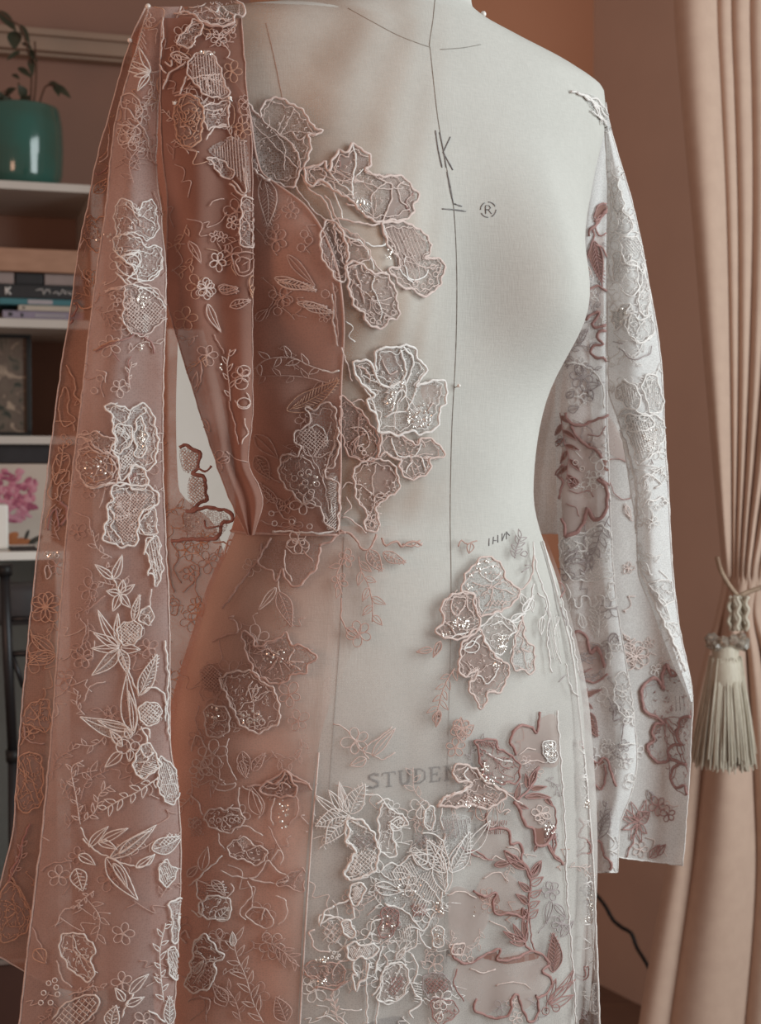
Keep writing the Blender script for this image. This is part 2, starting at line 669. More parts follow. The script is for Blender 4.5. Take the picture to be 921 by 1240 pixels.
# --- bodice, on the left half of the form
bodice = empty('lace_bodice', at(360, 640, 1.02), 'rose brown lace half bodice pinned over one side of the form', 'bodice')
BED = np.array([(262, 8), (268, 60), (282, 110), (300, 135), (318, 215), (345, 236), (372, 258), (397, 300), (412, 350), (416, 400), (413, 470),
                (412, 560), (410, 648)], float)
bed = herm(BED[:, 1], BED[:, 0])


def bodice_edge(z):
    py = float(project(form_pt(2.2, z))[1])
    return phi_at(z, float(bed(py)), 0.004)


def bodice_off(ps, z):
    return 0.0045 + 0.0018 * np.sin(ps * 9 + z * 14) + 0.0015 * np.sin(ps * 17 - z * 30)


bsh, BV = shell('front_panel', zform(646), 0.318, bodice_edge, lambda z: 4.1, bodice_off, 'tulle_bodice', bodice, key='bodice')
for ln in (BV[:, 0], BV[0]):
    v, f = tube_data(smooth_path(ln + np.array([0, -0.001, 0]), 0.004), 0.0009, 6)
    mesh('hem_thread', v, f, MATS['thread_rose'], bsh)

# the net of the bodice runs on, ever thinner, over the chest to the front seam
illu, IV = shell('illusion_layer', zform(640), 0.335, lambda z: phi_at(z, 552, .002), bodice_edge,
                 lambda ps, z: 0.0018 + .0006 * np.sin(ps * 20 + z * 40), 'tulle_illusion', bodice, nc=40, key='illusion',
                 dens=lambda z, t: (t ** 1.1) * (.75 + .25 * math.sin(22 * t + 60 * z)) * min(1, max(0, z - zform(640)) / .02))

# --- skirt: a rose layer on the left, a pale layer over the front and right, a side layer behind it
skirt = empty('lace_skirt', at(470, 1240, 1.03), 'sheer lace skirt with pale and rose flowers below the waist of the form', 'skirt')


def skirt_off(flare, ripple, ph0):
    def f(ps, z):
        t = np.clip((-0.03 - z) / 0.40, 0, 1)
        return 0.003 + flare * t ** 1.3 + ripple * t * (np.sin(ps * 11 + ph0) + 0.6 * np.sin(ps * 23 + 2 * ph0 + z * 9))
    return f


def low_part(z):
    k = min(1, max(0, (zform(760) - z) / (zform(760) - zform(980))))
    return k * k * (3 - 2 * k)


def px_edge(pts, off):
    P = np.asarray(pts, float)
    g = herm(P[:, 1], P[:, 0])

    def f(z):
        py = float(project(form_pt(1.9, z))[1])
        return phi_at(z, float(g(py)), off)
    return f


sk_rose, SV = shell('rose_layer', zform(1290), zform(636), px_edge([(490, 600), (470, 700), (420, 800), (388, 890), (372, 1050), (362, 1300)], .004),
                    lambda z: 4.2, skirt_off(.008, .003, 0.4), 'tulle_rose', skirt, nc=60, key='skirt_rose', dens=lambda z, t: min(1, .05 + .55 * low_part(z) + t * (3.2 + 2.8 * low_part(z))) * min(1, .52 + max(0, zform(720) - z) / .16 * .48))
sk_pale, PV = shell('pale_layer', zform(1290), zform(640), lambda z: -0.15, px_edge([(404, 600), (400, 700), (390, 860), (376, 1050), (364, 1300)], .004),
                    skirt_off(.009, .002, 1.7), 'tulle_skirt', skirt, nc=70, key='skirt_pale', dens=lambda z, t: min(1, max(0, (zform(650) - z) / .14)) ** 1.2)
for ln in (PV[:int(len(PV) * .62), -1],):
    v, f = tube_data(ln + np.array([0, -0.001, 0]), 0.0007, 5)
    mesh('hem_thread', v, f, MATS['thread_blush'], sk_pale)

# --- sleeve at the left
sl = empty('lace_sleeve', at(185, 15, 1.0), 'long rose lace sleeve hanging from the shoulder nearest the bookshelf', 'sleeve', 'long sheer sleeves')


def sd(base_top, base_low, bulge, fold=0.004, fk=9.0, ph=0.0, ys=(10, 400)):
    def f(u, y):
        t = min(1, max(0, (y - ys[0]) / (ys[1] - ys[0])))
        t = t * t * (3 - 2 * t)
        b = base_top + (base_low - base_top) * t
        return b - bulge * (0.25 + 0.75 * t) * math.sin(PI * u) ** 0.8 + fold * t * math.sin(fk * u + ph + y * 0.004)
    return f


LB_L = [(180, 2), (160, 45), (135, 130), (118, 190), (108, 240), (96, 300), (85, 380), (75, 440), (62, 540), (52, 620), (42, 700),
        (32, 800), (25, 880), (20, 950), (17, 1000), (6, 1050), (-6, 1100), (-12, 1200)]
LB_R = [(228, 2), (220, 120), (218, 300), (215, 420), (213, 500), (216, 590), (262, 640), (275, 700), (255, 800), (245, 900), (245, 1000), (240, 1250)]
panel('back_layer', LB_L, LB_R, 8, 1155, sd(1.0, 1.075, -0.012, .006, 8), 'tulle_back', sl, nc=32, key='sl_back',
      hem=lambda u: 45 * math.sin(PI * min(1, u * 1.1)) ** 1.2 - 0, edges=('l', 'b'))
LF_L = [(182, 2), (170, 45), (150, 110), (138, 160), (130, 240), (115, 350), (105, 430), (95, 520), (85, 600), (75, 720), (65, 860),
        (52, 1000), (40, 1100), (30, 1180), (22, 1260)]
LF_R = [(222, 2), (207, 40), (195, 90), (190, 150), (189, 200), (195, 260), (201, 350), (198, 450), (197, 560), (200, 640), (205, 760), (206, 900),
        (216, 960), (219, 1060), (215, 1150), (209, 1260)]
panel('front_layer', LF_L, LF_R, 8, 1275, sd(.985, .945, .018, .004, 7, 1.0), 'tulle_sleeve', sl, nc=34, key='sl_front', edge_mat='thread_blush', er=.0007)
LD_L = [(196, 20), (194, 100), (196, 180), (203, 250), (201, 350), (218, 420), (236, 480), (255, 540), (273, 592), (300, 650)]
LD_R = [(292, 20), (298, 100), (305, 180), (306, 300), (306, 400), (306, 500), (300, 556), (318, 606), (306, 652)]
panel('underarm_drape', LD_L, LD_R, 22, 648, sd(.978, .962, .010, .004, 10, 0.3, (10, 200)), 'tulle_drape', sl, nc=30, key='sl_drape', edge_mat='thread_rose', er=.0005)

# --- sleeve at the right
sr = empty('lace_sleeve', at(730, 140, 1.2), 'long lace sleeve tinted pale as if window lit, hanging from the shoulder nearest the curtain', 'sleeve', 'long sheer sleeves')
OUT = [(728, 118), (735, 140), (741, 165), (753, 205), (766, 250), (777, 300), (786, 350), (795, 400), (801, 450), (804, 520), (809, 600), (813, 680),
       (822, 760), (838, 850), (836, 900), (833, 960), (826, 1047)]
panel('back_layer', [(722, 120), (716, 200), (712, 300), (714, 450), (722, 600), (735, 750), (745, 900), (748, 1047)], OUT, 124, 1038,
      sd(1.205, 1.25, -.01, .004, 7, 0, (120, 300)), 'tulle_lit_grey', sr, nc=26, key='sr_back', hem=lambda u: 10 * u, edges=('b', 'r'), edge_mat='thread_white')
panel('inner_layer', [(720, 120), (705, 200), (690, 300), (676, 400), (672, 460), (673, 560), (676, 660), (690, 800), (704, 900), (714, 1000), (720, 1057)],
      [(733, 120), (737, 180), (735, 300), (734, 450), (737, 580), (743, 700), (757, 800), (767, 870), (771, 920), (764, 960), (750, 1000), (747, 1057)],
      124, 1056, sd(1.203, 1.225, .01, .004, 8, 1, (120, 300)), 'tulle_lit_white', sr, nc=26, key='sr_inner', edges=('r', 'b'), edge_mat='thread_white')
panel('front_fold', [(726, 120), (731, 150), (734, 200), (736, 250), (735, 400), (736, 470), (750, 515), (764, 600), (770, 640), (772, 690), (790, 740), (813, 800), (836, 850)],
      OUT, 124, 850, sd(1.20, 1.19, .012, .003, 6, 0, (120, 300)), 'tulle_lit_white', sr, nc=22, key='sr_fold', edge_mat='thread_white')
panel('lining_strip', [(716, 190), (690, 320), (645, 440), (632, 560), (640, 646)], [(724, 190), (712, 320), (682, 440), (675, 560), (677, 646)], 192, 646, lambda u, y: 1.232 + .006 * math.sin(6 * u + y * .02), 'tulle_lit_grey', sr, nc=8, key='sr_lin', edges=('b',))
# ------------------------------------------------------------------ curtain with its tassel tie-back
curtain = empty('curtain', at(890, 720, 1.78), 'long beige taupe curtain gathered by a tassel tie-back at the right', 'curtain')
NU = 260
us = np.linspace(0, 1, NU)
# left rim of the curtain in the picture, row by row, and how wide the cloth spreads there (in pixels)
CL = np.array([(813, -60), (816, 20), (823, 110), (836, 250), (850, 420), (862, 560), (870, 650), (874, 700), (868, 735), (853, 790), (838, 850), (822, 950), (806, 1050), (788, 1150), (770, 1260), (745, 1500), (735, 2000)], float)
CW = np.array([(330, -60), (300, 110), (260, 250), (200, 420), (140, 560), (95, 650), (74, 700), (78, 735), (120, 790), (165, 850), (215, 950), (260, 1050), (290, 1150), (310, 1260), (340, 1500), (360, 2000)], float)
fcl, fcw = herm(CL[:, 1], CL[:, 0]), herm(CW[:, 1], CW[:, 0])
UP_LOBES = [0, .165, .22, .29, .37, .47, .59, .72, .86, 1.001]
LOW_LOBES = [0, .125, .42, .56, .70, .85, 1.001]
V, UVs = [], []
ZC_TOP = at(815, -60, 1.78)[2]
rows = list(np.linspace(-60, 640, 50)) + list(np.linspace(650, 790, 22)) + list(np.linspace(800, 1240, 30)) + [1320, 1450, 1600, 1600]
for y in rows:
    x0, w = float(fcl(y)), float(fcw(y))
    g = math.exp(-((y - 712) / 60.0) ** 2)                       # gathered at the tie
    for u in us:
        lobes = UP_LOBES if y < 700 else LOW_LOBES
        k = max(q for q in range(len(lobes) - 1) if lobes[q] <= u)
        t_ = (u - lobes[k]) / (lobes[k + 1] - lobes[k])
        amp = min(.034, .34 * (lobes[k + 1] - lobes[k]) * 330 * 1.78 / FPX)
        fold = amp * math.sin(PI * t_) ** .75 * (1 - .5 * g) * (1 if y < 700 else min(1, .3 + (y - 700) / 140))
        fold += .004 * math.sin(9 * u + y * .006)
        # cloth narrows unevenly: keep the left rim broad and smooth
        x = x0 + w * u
        p = at(x, y, 1.78 - fold - 0.02 * g * math.sin(PI * u))
        V.append(p)
# land the last row on the floor
for k in range(NU):
    p = np.array(V[-NU + k]); p[2] = 0.004; V[-NU + k] = p
mesh('cloth', V, grid_faces(len(rows), NU), MATS['curtain_cloth'], curtain)
solid('tie_cord', (0.42, 0.30, 0.22), (0.34, 0.24, 0.17), rough=0.7, scale=300)
solid('tassel_silk', (0.62, 0.56, 0.46), (0.52, 0.45, 0.36), rough=0.5, scale=120, sheen=0.4, stretch=(6, 6, 0.6))
m, t, out = nt('crystal')
g_ = t.nodes.new('ShaderNodeBsdfPrincipled')
g_.inputs['Base Color'].default_value = (0.75, 0.68, 0.60, 1)
g_.inputs['Roughness'].default_value = 0.08
g_.inputs['Transmission Weight'].default_value = 0.75
L(t, g_.outputs[0], out.inputs['Surface'])
YT = 1.665
tas = empty('curtain_tassel', at(882, 730, YT), 'cream tassel with clear beads hanging from the curtain cord', 'tassel')
m = MB()
m.tube(smooth_path([at(868, 676, 1.74), at(872, 690, YT), at(882, 708, YT), at(893, 722, YT)], .006), .0028, 8)
m.tube(smooth_path([at(893, 722, YT), at(905, 717, YT), at(922, 711, YT), at(945, 700, YT), at(962, 690, 1.74)], .006), .0028, 8)
m.build('cord', MATS['tie_cord'], tas, True)
cr = MB()
for k in range(9):                                             # ruffled ribbon head
    x0 = 883 + k * 2.6
    pts = [at(x0 + 2.0 * math.sin(q * 1.9 + k), 722 + q * 5.2, YT - .006 + .006 * math.sin(k * 1.3)) for q in range(9)]
    cr.tube(smooth_path(pts, .003), .0024, 6)
cr.build('ribbon_head', MATS['tassel_silk'], tas, True)
for k in range(13):                                            # ring of cut beads
    a = 2 * PI * k / 13
    c = at(880, 777, YT)
    bm = bmesh.new()
    bmesh.ops.create_icosphere(bm, subdivisions=1, radius=.0072)
    me = bpy.data.meshes.new('bead')
    bm.to_mesh(me); bm.free()
    o = link('bead', me, MATS['crystal'], None, False)
    o.location = (c[0] + .020 * math.cos(a), c[1] + .016 * math.sin(a), c[2] + .004 * math.sin(3 * a))
    o.rotation_euler = (a, 2 * a, a * .5)
    o.parent = tas
    o.matrix_parent_inverse = parent_mat(tas).inverted()
c = at(878, 790, YT)
MB().lathe((c[0], c[1], c[2]), [(0.0, .012), (.012, .012), (.016, .004), (.015, -.004), (.018, -.012), (.021, -.03), (.02, -.05), (0.0, -.05)], 24).build('knot', MATS['tassel_silk'], tas, True)
fr = MB()
rnd = random.Random(3)
for k in range(900):
    a = rnd.uniform(0, 2 * PI); rr = math.sqrt(rnd.uniform(0.05, 1))
    top = np.array([c[0] + .018 * rr * math.cos(a), c[1] + .016 * rr * math.sin(a), c[2] + rnd.uniform(-.014, -.004)])
    ln = rnd.uniform(.108, .124)
    sp = .017 * rr + rnd.uniform(-.003, .004)
    mid = top + np.array([math.cos(a) * sp * .55, math.sin(a) * sp * .55, -ln * .5])
    end = top + np.array([math.cos(a) * sp + rnd.uniform(-.002, .002), math.sin(a) * sp, -ln])
    fr.tube([top, mid, end], [.0011, .0010, .0008], 4, cap=False)
tag(fr.build('fringe', MATS['tassel_silk'], tas, True), kind='stuff')

# ------------------------------------------------------------------ cable on the wall
cb = [at(x, y, Y) for (x, y, Y) in ((700, 1062, 2.5), (722, 1084, 2.45), (733, 1098, 2.42), (742, 1114, 2.4), (754, 1124, 2.38), (764, 1130, 2.36), (771, 1148, 2.34), (782, 1166, 2.3), (800, 1200, 2.25))]
solid('black_rubber', (0.012, 0.012, 0.013), rough=0.5)
tag(MB().tube(smooth_path(cb, .01), .0035, 8).build('power_cable', MATS['black_rubber'], None, True),
    'thin black power cable running down beside the skirt and curtain', 'cable')

# ------------------------------------------------------------------ bookshelf on the left
solid('shelf_board', (0.60, 0.56, 0.52), (0.54, 0.50, 0.46), rough=0.45, scale=10)
case = empty('bookcase', wp(wall_u(20, .2), .12, 0), 'white open bookcase with four shelves against the left wall', 'bookcase', rz=0)
SW = 0.30                                        # how far the shelves stand out from the wall
U0, U1 = -0.55, wall_u(112, SW)


def sz(py):
    return wall_z(40, py, SW)


for (ya, yb) in ((220, 230), (386, 397), (528, 538)):
    room_box('shelf', U0, U1, .03, SW, sz(yb), sz(ya), 'shelf_board', case)
room_box('upright', U1, U1 + .02, .03, SW, 0.0, sz(220), 'shelf_board', case)
room_box('upright', U0 - .02, U0, .03, SW, 0.0, sz(220), 'shelf_board', case)
room_box('back_panel', U0, U1, .031, .04, 0.02, sz(230), 'shelf_back', case)
# a thick wooden ledge between the shelves
solid('ledge_wood', (0.42, 0.235, 0.155), (0.36, 0.195, 0.125), rough=0.5, scale=10, stretch=(1, 8, 8))
room_box('ledge', U0, U1, .04, SW - .01, wall_z(40, 328, SW), wall_z(40, 300, SW), 'ledge_wood', case)


def shelf_book(name, x0, x1, ya, yb, mat, label, w1=SW - .02, depth=.16, text=None):
    z0, z1 = wall_z(40, yb, SW), wall_z(40, ya, SW)
    u0, u1 = wall_u(x0, w1), wall_u(x1, w1)
    root = empty(name, wp((u0 + u1) / 2, w1 - depth / 2, z0), label, 'book', 'books stacked flat on the shelf', WA)
    t_ = min(.002, (z1 - z0) * .15)
    pb = MB()
    pb.box(wp((u0 + u1) / 2, w1 - depth / 2 - .004, (z0 + z1) / 2), (u1 - u0 - .004, depth - .006, z1 - z0 - 2 * t_), WA)
    pb.build('page_block', MATS['paper'], root)
    cv = MB()
    cv.box(wp((u0 + u1) / 2, w1 - depth / 2, z0 + t_ / 2), (u1 - u0, depth, t_), WA)
    cv.box(wp((u0 + u1) / 2, w1 - depth / 2, z1 - t_ / 2), (u1 - u0, depth, t_), WA)
    cv.box(wp((u0 + u1) / 2, w1 - .0015, (z0 + z1) / 2), (u1 - u0, .003, z1 - z0), WA, .0008)
    cv.build('cover', MATS[mat], root)
    return root, u0, u1, z0, z1, w1


solid('paper', (0.6, 0.55, 0.48), rough=0.9)
solid('book_black', (0.016, 0.015, 0.018), (0.022, 0.02, 0.022), rough=0.5)
solid('book_teal', (0.045, 0.16, 0.19), (0.05, 0.18, 0.21), rough=0.5)
solid('book_cream', (0.50, 0.44, 0.37), rough=0.6)
solid('book_lilac', (0.25, 0.21, 0.29), (0.28, 0.24, 0.31), rough=0.5)
solid('book_grey', (0.30, 0.24, 0.23), rough=0.6)
solid('print_white', (0.75, 0.72, 0.70), rough=0.6)
solid('print_grey', (0.40, 0.37, 0.40), rough=0.6)


def spine_print(bk, marks, mat):
    root, u0, u1, z0, z1, w1 = bk
    m = MB()
    for (ua, ub, za, zb) in marks:
        m.box(wp(u0 + (u1 - u0) * (ua + ub) / 2, w1 + .0005, z0 + (z1 - z0) * (za + zb) / 2), ((u1 - u0) * (ub - ua), .001, (z1 - z0) * (zb - za)), WA)
    m.build('spine_print', MATS[mat], root)


bk = shelf_book('book', 5, 103, 375, 385.5, 'book_lilac', 'lilac book at the bottom of the flat book stack')
spine_print(bk, [(.40, .44, .3, .7)] + [(.45 + k * .03, .473 + k * .03, .3, .72) for k in range(11)], 'print_grey')
spine_print(bk, [(.07, .12, .35, .75), (.22, .25, .3, .7)], 'book_black')
bk = shelf_book('book', 24, 103, 368, 374.6, 'book_cream', 'thin cream book above the lilac one in the flat stack')
spine_print(bk, [(.06, .10, .35, .65)], 'book_black')
bk = shelf_book('book', 1, 104, 360, 367.6, 'book_teal', 'teal book lying under the black lettered book')
spine_print(bk, [(.33, .62, .15, .85)], 'print_grey')
bk = shelf_book('book', -2, 104, 343, 359.6, 'book_black', 'black book with a white letter and title on its spine')
# the K and the script title on the black spine
root, u0, u1, z0, z1, w1 = bk
m = MB()
zc, h = (z0 + z1) / 2, (z1 - z0) * .55
k0 = wall_u(9, w1)
for (a, b) in (((0, -.5), (0, .5)), ((0, -.05), (.62, .5)), ((.12, .05), (.66, -.5))):
    m.tube([wp(k0 + a[0] * h, w1 + .0008, zc + a[1] * h), wp(k0 + b[0] * h, w1 + .0008, zc + b[1] * h)], .0016, 5)
m.build('spine_letter', MATS['print_white'], root, True)['kind'] = 'stuff'
m = MB()
rn = random.Random(5)
for (xa, xb, st) in ((45, 63, 0), (66, 82, 0), (84, 92, 0)):
    pts, x = [], xa
    while x < xb:
        pts.append(wp(wall_u(x, w1), w1 + .0008, zc + (rn.uniform(-.32, .42) * h)))
        x += 1.6
    m.tube(smooth_path(pts, .001), .0006, 4)
m.build('spine_title', MATS['print_white'], root, True)['kind'] = 'stuff'
shelf_book('book', -6, 19, 329, 342.6, 'book_grey', 'short grey book on the stack left of the black block')
shelf_book('book', 21, 54, 329, 342.6, 'book_black', 'short black book on the stack between two grey ones')
shelf_book('book', 56, 102, 329, 342.6, 'book_grey', 'grey book on the stack nearest the lace sleeve')

# --- planter on the top shelf
solid('glaze_teal', (0.022, 0.135, 0.115), (0.035, 0.10, 0.08), rough=0.12, scale=9, spec=0.6, coat=0.6)
solid('soil', (0.05, 0.035, 0.025), rough=1.0, scale=80, bump=0.5)
solid('leaf_dark', (0.030, 0.038, 0.022), (0.05, 0.05, 0.03), rough=0.5, scale=40)
solid('twig', (0.11, 0.055, 0.035), rough=0.8)
WPL = .20
pu = wall_u(30, WPL)
pz = wall_z(30, 222, SW) + .0005
pc = wp(pu, WPL, pz)
plant = empty('planter', pc, 'glossy teal glazed planter on the top shelf', 'planter')
pr = 49.0 / FPX * pc[1]
phh = (at(30, 131, pc[1])[2] - pz)
prof = [(0, 0), (.80, 0), (.86, .02), (.97, .22), (1.0, .5), (.98, .78), (.92, .95), (.885, .99), (.85, 1.0), (.82, .98), (.84, .80), (0, .80)]
MB().lathe(pc, [(r * pr, z * phh) for r, z in prof], 48).build('pot', MATS['glaze_teal'], plant, True)
MB().lathe((pc[0], pc[1], pc[2]), [(0, phh * .86), (pr * .835, phh * .85), (pr * .84, phh * .80)], 24).build('soil', MATS['soil'], plant, True)
pl = empty('potted_plant', (pc[0], pc[1], pc[2] + phh * .85), 'sprawling dark leaved plant growing out of the teal planter', 'plant')


def leaf_blade(m, p0, p1, wd, nrm, curl=0.2):
    p0, p1 = np.asarray(p0, float), np.asarray(p1, float)
    d = p1 - p0
    ln = np.linalg.norm(d)
    s = np.cross(d / ln, nrm); s /= np.linalg.norm(s)
    n = np.cross(s, d / ln)
    vs, fs = [], []
    K = 6
    for i in range(K + 1):
        t = i / K
        w = wd * math.sin(PI * min(1, t * 0.93 + .04)) ** .8 * (1 - .3 * t)
        c = p0 + d * t - n * curl * ln * t * t
        vs += [c - s * w + n * w * .3, c, c + s * w + n * w * .3]
    for i in range(K):
        a = i * 3
        fs += [(a, a + 1, a + 4, a + 3), (a + 1, a + 2, a + 5, a + 4)]
    m.add(vs, fs)


YP = pc[1]
stems = [[(40, 131), (43, 105), (44, 80), (42, 50)], [(36, 131), (38, 100), (36, 72), (26, 35), (12, 24), (-6, 10)],
         [(46, 131), (55, 105), (66, 104)], [(20, 131), (12, 118), (4, 110)], [(26, 131), (28, 118), (22, 100)]]
for s in stems:
    P = [at(x, y, YP - .01 * i) for i, (x, y) in enumerate(s)]
    MB().tube(smooth_path(P, .006), .0016, 6).build('stem', MATS['twig'], pl, True)
LEAF = [((-4, 13), (18, 32), 6), ((24, 30), (35, 48), 4), ((18, 38), (17, 56), 8), ((27, 52), (37, 56), 3), ((24, 62), (9, 70), 3), ((33, 60), (44, 70), 4),
        ((37, 70), (39, 88), 4), ((22, 82), (36, 90), 4), ((64, 102), (84, 114), 4.5), ((66, 102), (71, 113), 4), ((59, 100), (70, 101), 3), ((15, 90), (22, 93), 3),
        ((30, 118), (24, 104), 6), ((6, 116), (16, 106), 5), ((4, 128), (0, 112), 6), ((14, 130), (6, 118), 6), ((24, 128), (34, 116), 6), ((28, 130), (38, 122), 5), ((10, 126), (20, 124), 5), ((-4, 122), (6, 128), 5)]
for i, (a, b, w) in enumerate(LEAF):
    m = MB()
    leaf_blade(m, at(*a, YP - .012), at(*b, YP - .03), 1.25 * w / FPX * YP, np.array([.2, -.9, .35]))
    m.build('leaf', MATS['leaf_dark'], pl, True)

# --- framed picture in the shelf
solid('frame_black', (0.012, 0.011, 0.012), rough=0.4)
m, t, out = nt('botanical_print')
b = t.nodes.new('ShaderNodeBsdfPrincipled')
b.inputs['Roughness'].default_value = .4
tc = t.nodes.new('ShaderNodeTexCoord')
gx = t.nodes.new('ShaderNodeTexGradient')
n1 = t.nodes.new('ShaderNodeTexNoise'); n1.inputs['Scale'].default_value = 3.2; n1.inputs['Detail'].default_value = 3.0; n1.inputs['Distortion'].default_value = 1.2
mpn = t.nodes.new('ShaderNodeMapping'); mpn.inputs['Scale'].default_value = (9, 9, 9); mpn.inputs['Location'].default_value = (.3, .1, .62)
L(t, tc.outputs['Object'], mpn.inputs['Vector']); L(t, mpn.outputs[0], n1.inputs['Vector'])
rp = t.nodes.new('ShaderNodeValToRGB')
el = rp.color_ramp.elements
el[0].position, el[0].color = .36, (.02, .028, .018, 1)
el[1].position, el[1].color = .46, (.16, .12, .09, 1)
e = el.new(.58); e.color = (.13, .09, .07, 1)
e = el.new(.66); e.color = (.42, .32, .24, 1)
L(t, n1.outputs['Fac'], rp.inputs['Fac']); L(t, rp.outputs['Color'], b.inputs['Base Color'])
L(t, b.outputs[0], out.inputs['Surface'])
WF = .17
fu0, fu1 = wall_u(-28, WF), wall_u(39, WF)
fz1 = wall_z(20, 403, WF)
fz0 = sz(528) + .0003
pic = empty('framed_picture', wp((fu0 + fu1) / 2, WF, fz0), 'dark botanical picture in a thin black frame inside the bookcase', 'picture')
fw = .009
for (a, b_, z0, z1) in ((fu0, fu1, fz0, fz0 + fw), (fu0, fu1, fz1 - fw, fz1), (fu0, fu0 + fw, fz0 + fw, fz1 - fw), (fu1 - fw, fu1, fz0 + fw, fz1 - fw)):
    room_box('frame_bar', a, b_, WF - .015, WF + .003, z0, z1, 'frame_black', pic)
room_box('print', fu0 + fw, fu1 - fw, WF - .012, WF - .006, fz0 + fw, fz1 - fw, 'botanical_print', pic, 0)
# --- dark box under the third shelf
solid('box_dark', (0.022, 0.019, 0.022), (0.03, 0.026, 0.03), rough=0.6)
bxu0, bxu1 = U0, U1
tag(room_box('storage_box', U0 + .01, U1 - .01, .06, SW - .02, wall_z(40, 561, SW), sz(538.3), 'box_dark'),
    'long black box directly under the third shelf', 'box')

# ------------------------------------------------------------------ white desk and board behind the sleeve
WDK = .62
du0, du1 = wall_u(-60, WDK), wall_u(84, WDK)
zd = wall_z(40, 668, WDK)
desk = empty('white_desk', wp((du0 + du1) / 2, .4, 0), 'white painted desk behind the hanging lace sleeve', 'desk')
room_box('desk_top', du0, du1, .33, WDK, zd - .012, zd, 'white_board', desk)
room_box('side_panel', du1 - .02, du1, .34, WDK - .01, 0, zd - .012, 'white_board', desk)
room_box('side_panel', du0, du0 + .02, .34, WDK - .01, 0, zd - .012, 'white_board', desk)
solid('desk_panel', (0.42, 0.45, 0.46), (0.38, 0.41, 0.42), rough=.5, scale=6)
room_box('back_panel', du0 + .02, du1 - .02, .36, .375, 0.05, zd - .012, 'desk_panel', desk)
bu0, bu1 = wall_u(203, .45), wall_u(284, .45)
bd = empty('white_screen_board', wp((bu0 + bu1) / 2, .45, 0), 'tall bright white board standing behind the gap between sleeve and form', 'board')
room_box('board', bu0, bu1, .44, .455, .012, wall_z(200, 398, .45), 'white_board', bd, .003)
room_box('foot', bu0 + .02, bu0 + .05, .38, .52, 0.0003, .012, 'white_board', bd)
room_box('foot', bu1 - .05, bu1 - .02, .38, .52, 0.0003, .012, 'white_board', bd)

# --- peony canvas standing on the desk
WC = .42
cu0, cu1 = wall_u(-40, WC), wall_u(62, WC)
cz0, cz1 = zd + .0005, wall_z(30, 560, WC)
cz1 = min(cz1, wall_z(40, 562, SW))
solid('canvas', (0.50, 0.43, 0.38), (0.46, 0.39, 0.34), rough=.9, scale=12)
pea = empty('flower_painting', wp((cu0 + cu1) / 2, WC, cz0), 'canvas painted with a large pink peony over orange and black leaves', 'painting')
room_box('canvas', cu0, cu1, WC - .015, WC, cz0, cz1, 'canvas', pea)
for nm, c, c2 in (('paint_pink', (.42, .13, .19), (.52, .22, .28)), ('paint_rose', (.27, .06, .11), (.36, .10, .16)), ('paint_blush', (.56, .28, .33), (.48, .20, .26)),
                  ('paint_orange', (.42, .15, .05), (.32, .1, .04)), ('paint_black', (.03, .025, .022), (.05, .04, .03))):
    solid(nm, c, c2, rough=.7, scale=50)
rn = random.Random(11)


def dab(x, y, rx, ry, ang, mat, w, name='petal_stroke'):
    p = wp(wall_u(x, WC), WC, wall_z(x, y, WC))
    s = p[1] / FPX
    vs = [p + np.array([*(WN * w), 0])]
    n = 10
    for k in range(n):
        a = 2 * PI * k / n
        ex, ez = rx * math.cos(a), ry * math.sin(a)
        X, Z = ex * math.cos(ang) - ez * math.sin(ang), ex * math.sin(ang) + ez * math.cos(ang)
        q = p + np.array([*(WD * X * s), Z * s]) + np.array([*(WN * .0004), 0])
        vs.append(q)
    mesh(name, vs, [(0, 1 + k, 1 + (k + 1) % n) for k in range(n)], MATS[mat], pea)


for k in range(150):
    a = rn.uniform(0, 2 * PI); r = math.sqrt(rn.random())
    x, y = 14 + 33 * r * math.cos(a), 600 + 32 * r * math.sin(a)
    dab(x, y, rn.uniform(3.5, 6.5), rn.uniform(2.0, 3.6), a + PI / 2 + rn.uniform(-.5, .5), rn.choice(['paint_pink', 'paint_rose', 'paint_blush', 'paint_pink']), .001 + .00002 * k)
dab(22, 657, 16, 6, .05, 'paint_orange', .0012, 'leaf_stroke')
dab(14, 650, 9, 5, .5, 'paint_orange', .0014, 'leaf_stroke')
dab(42, 654, 11, 3.5, .5, 'paint_black', .0015, 'leaf_stroke')
dab(32, 648, 7, 2.2, 1.2, 'paint_black', .0016, 'leaf_stroke')
dab(26, 664, 20, 2.0, 0, 'paint_black', .0017, 'leaf_stroke')
# --- white lamp-like box at the rim, striped stack, black stand
tag(room_box('paper_box', wall_u(-30, .56), wall_u(10, .56), .47, .56, zd + .0005, wall_z(0, 611, .56), 'white_board', bev=.004),
    'tall plain white box at the left rim before the peony canvas', 'box')
solid('band_dark', (.03, .026, .025), rough=.6)
solid('band_cream', (.46, .38, .30), rough=.7)
solid('band_brown', (.20, .11, .08), rough=.7)
bag = empty('striped_bag', wp(wall_u(27, .58), .55, zd), 'small striped black and cream bag with a handle on the white desk', 'bag')
za = zd + .0005
hh = (wall_z(27, 674, .6) - za)
for i, (mt, f0, f1, x0, x1) in enumerate((('band_dark', 0, .14, 13, 45), ('band_cream', .14, .36, 12, 45), ('band_dark', .36, .58, 11, 46), ('band_cream', .58, .82, 11, 44), ('band_dark', .82, 1.0, 14, 40))):
    room_box('band', wall_u(x0, .6), wall_u(x1, .6), .52, .60, za + hh * f0, za + hh * f1, mt, bag, .002)
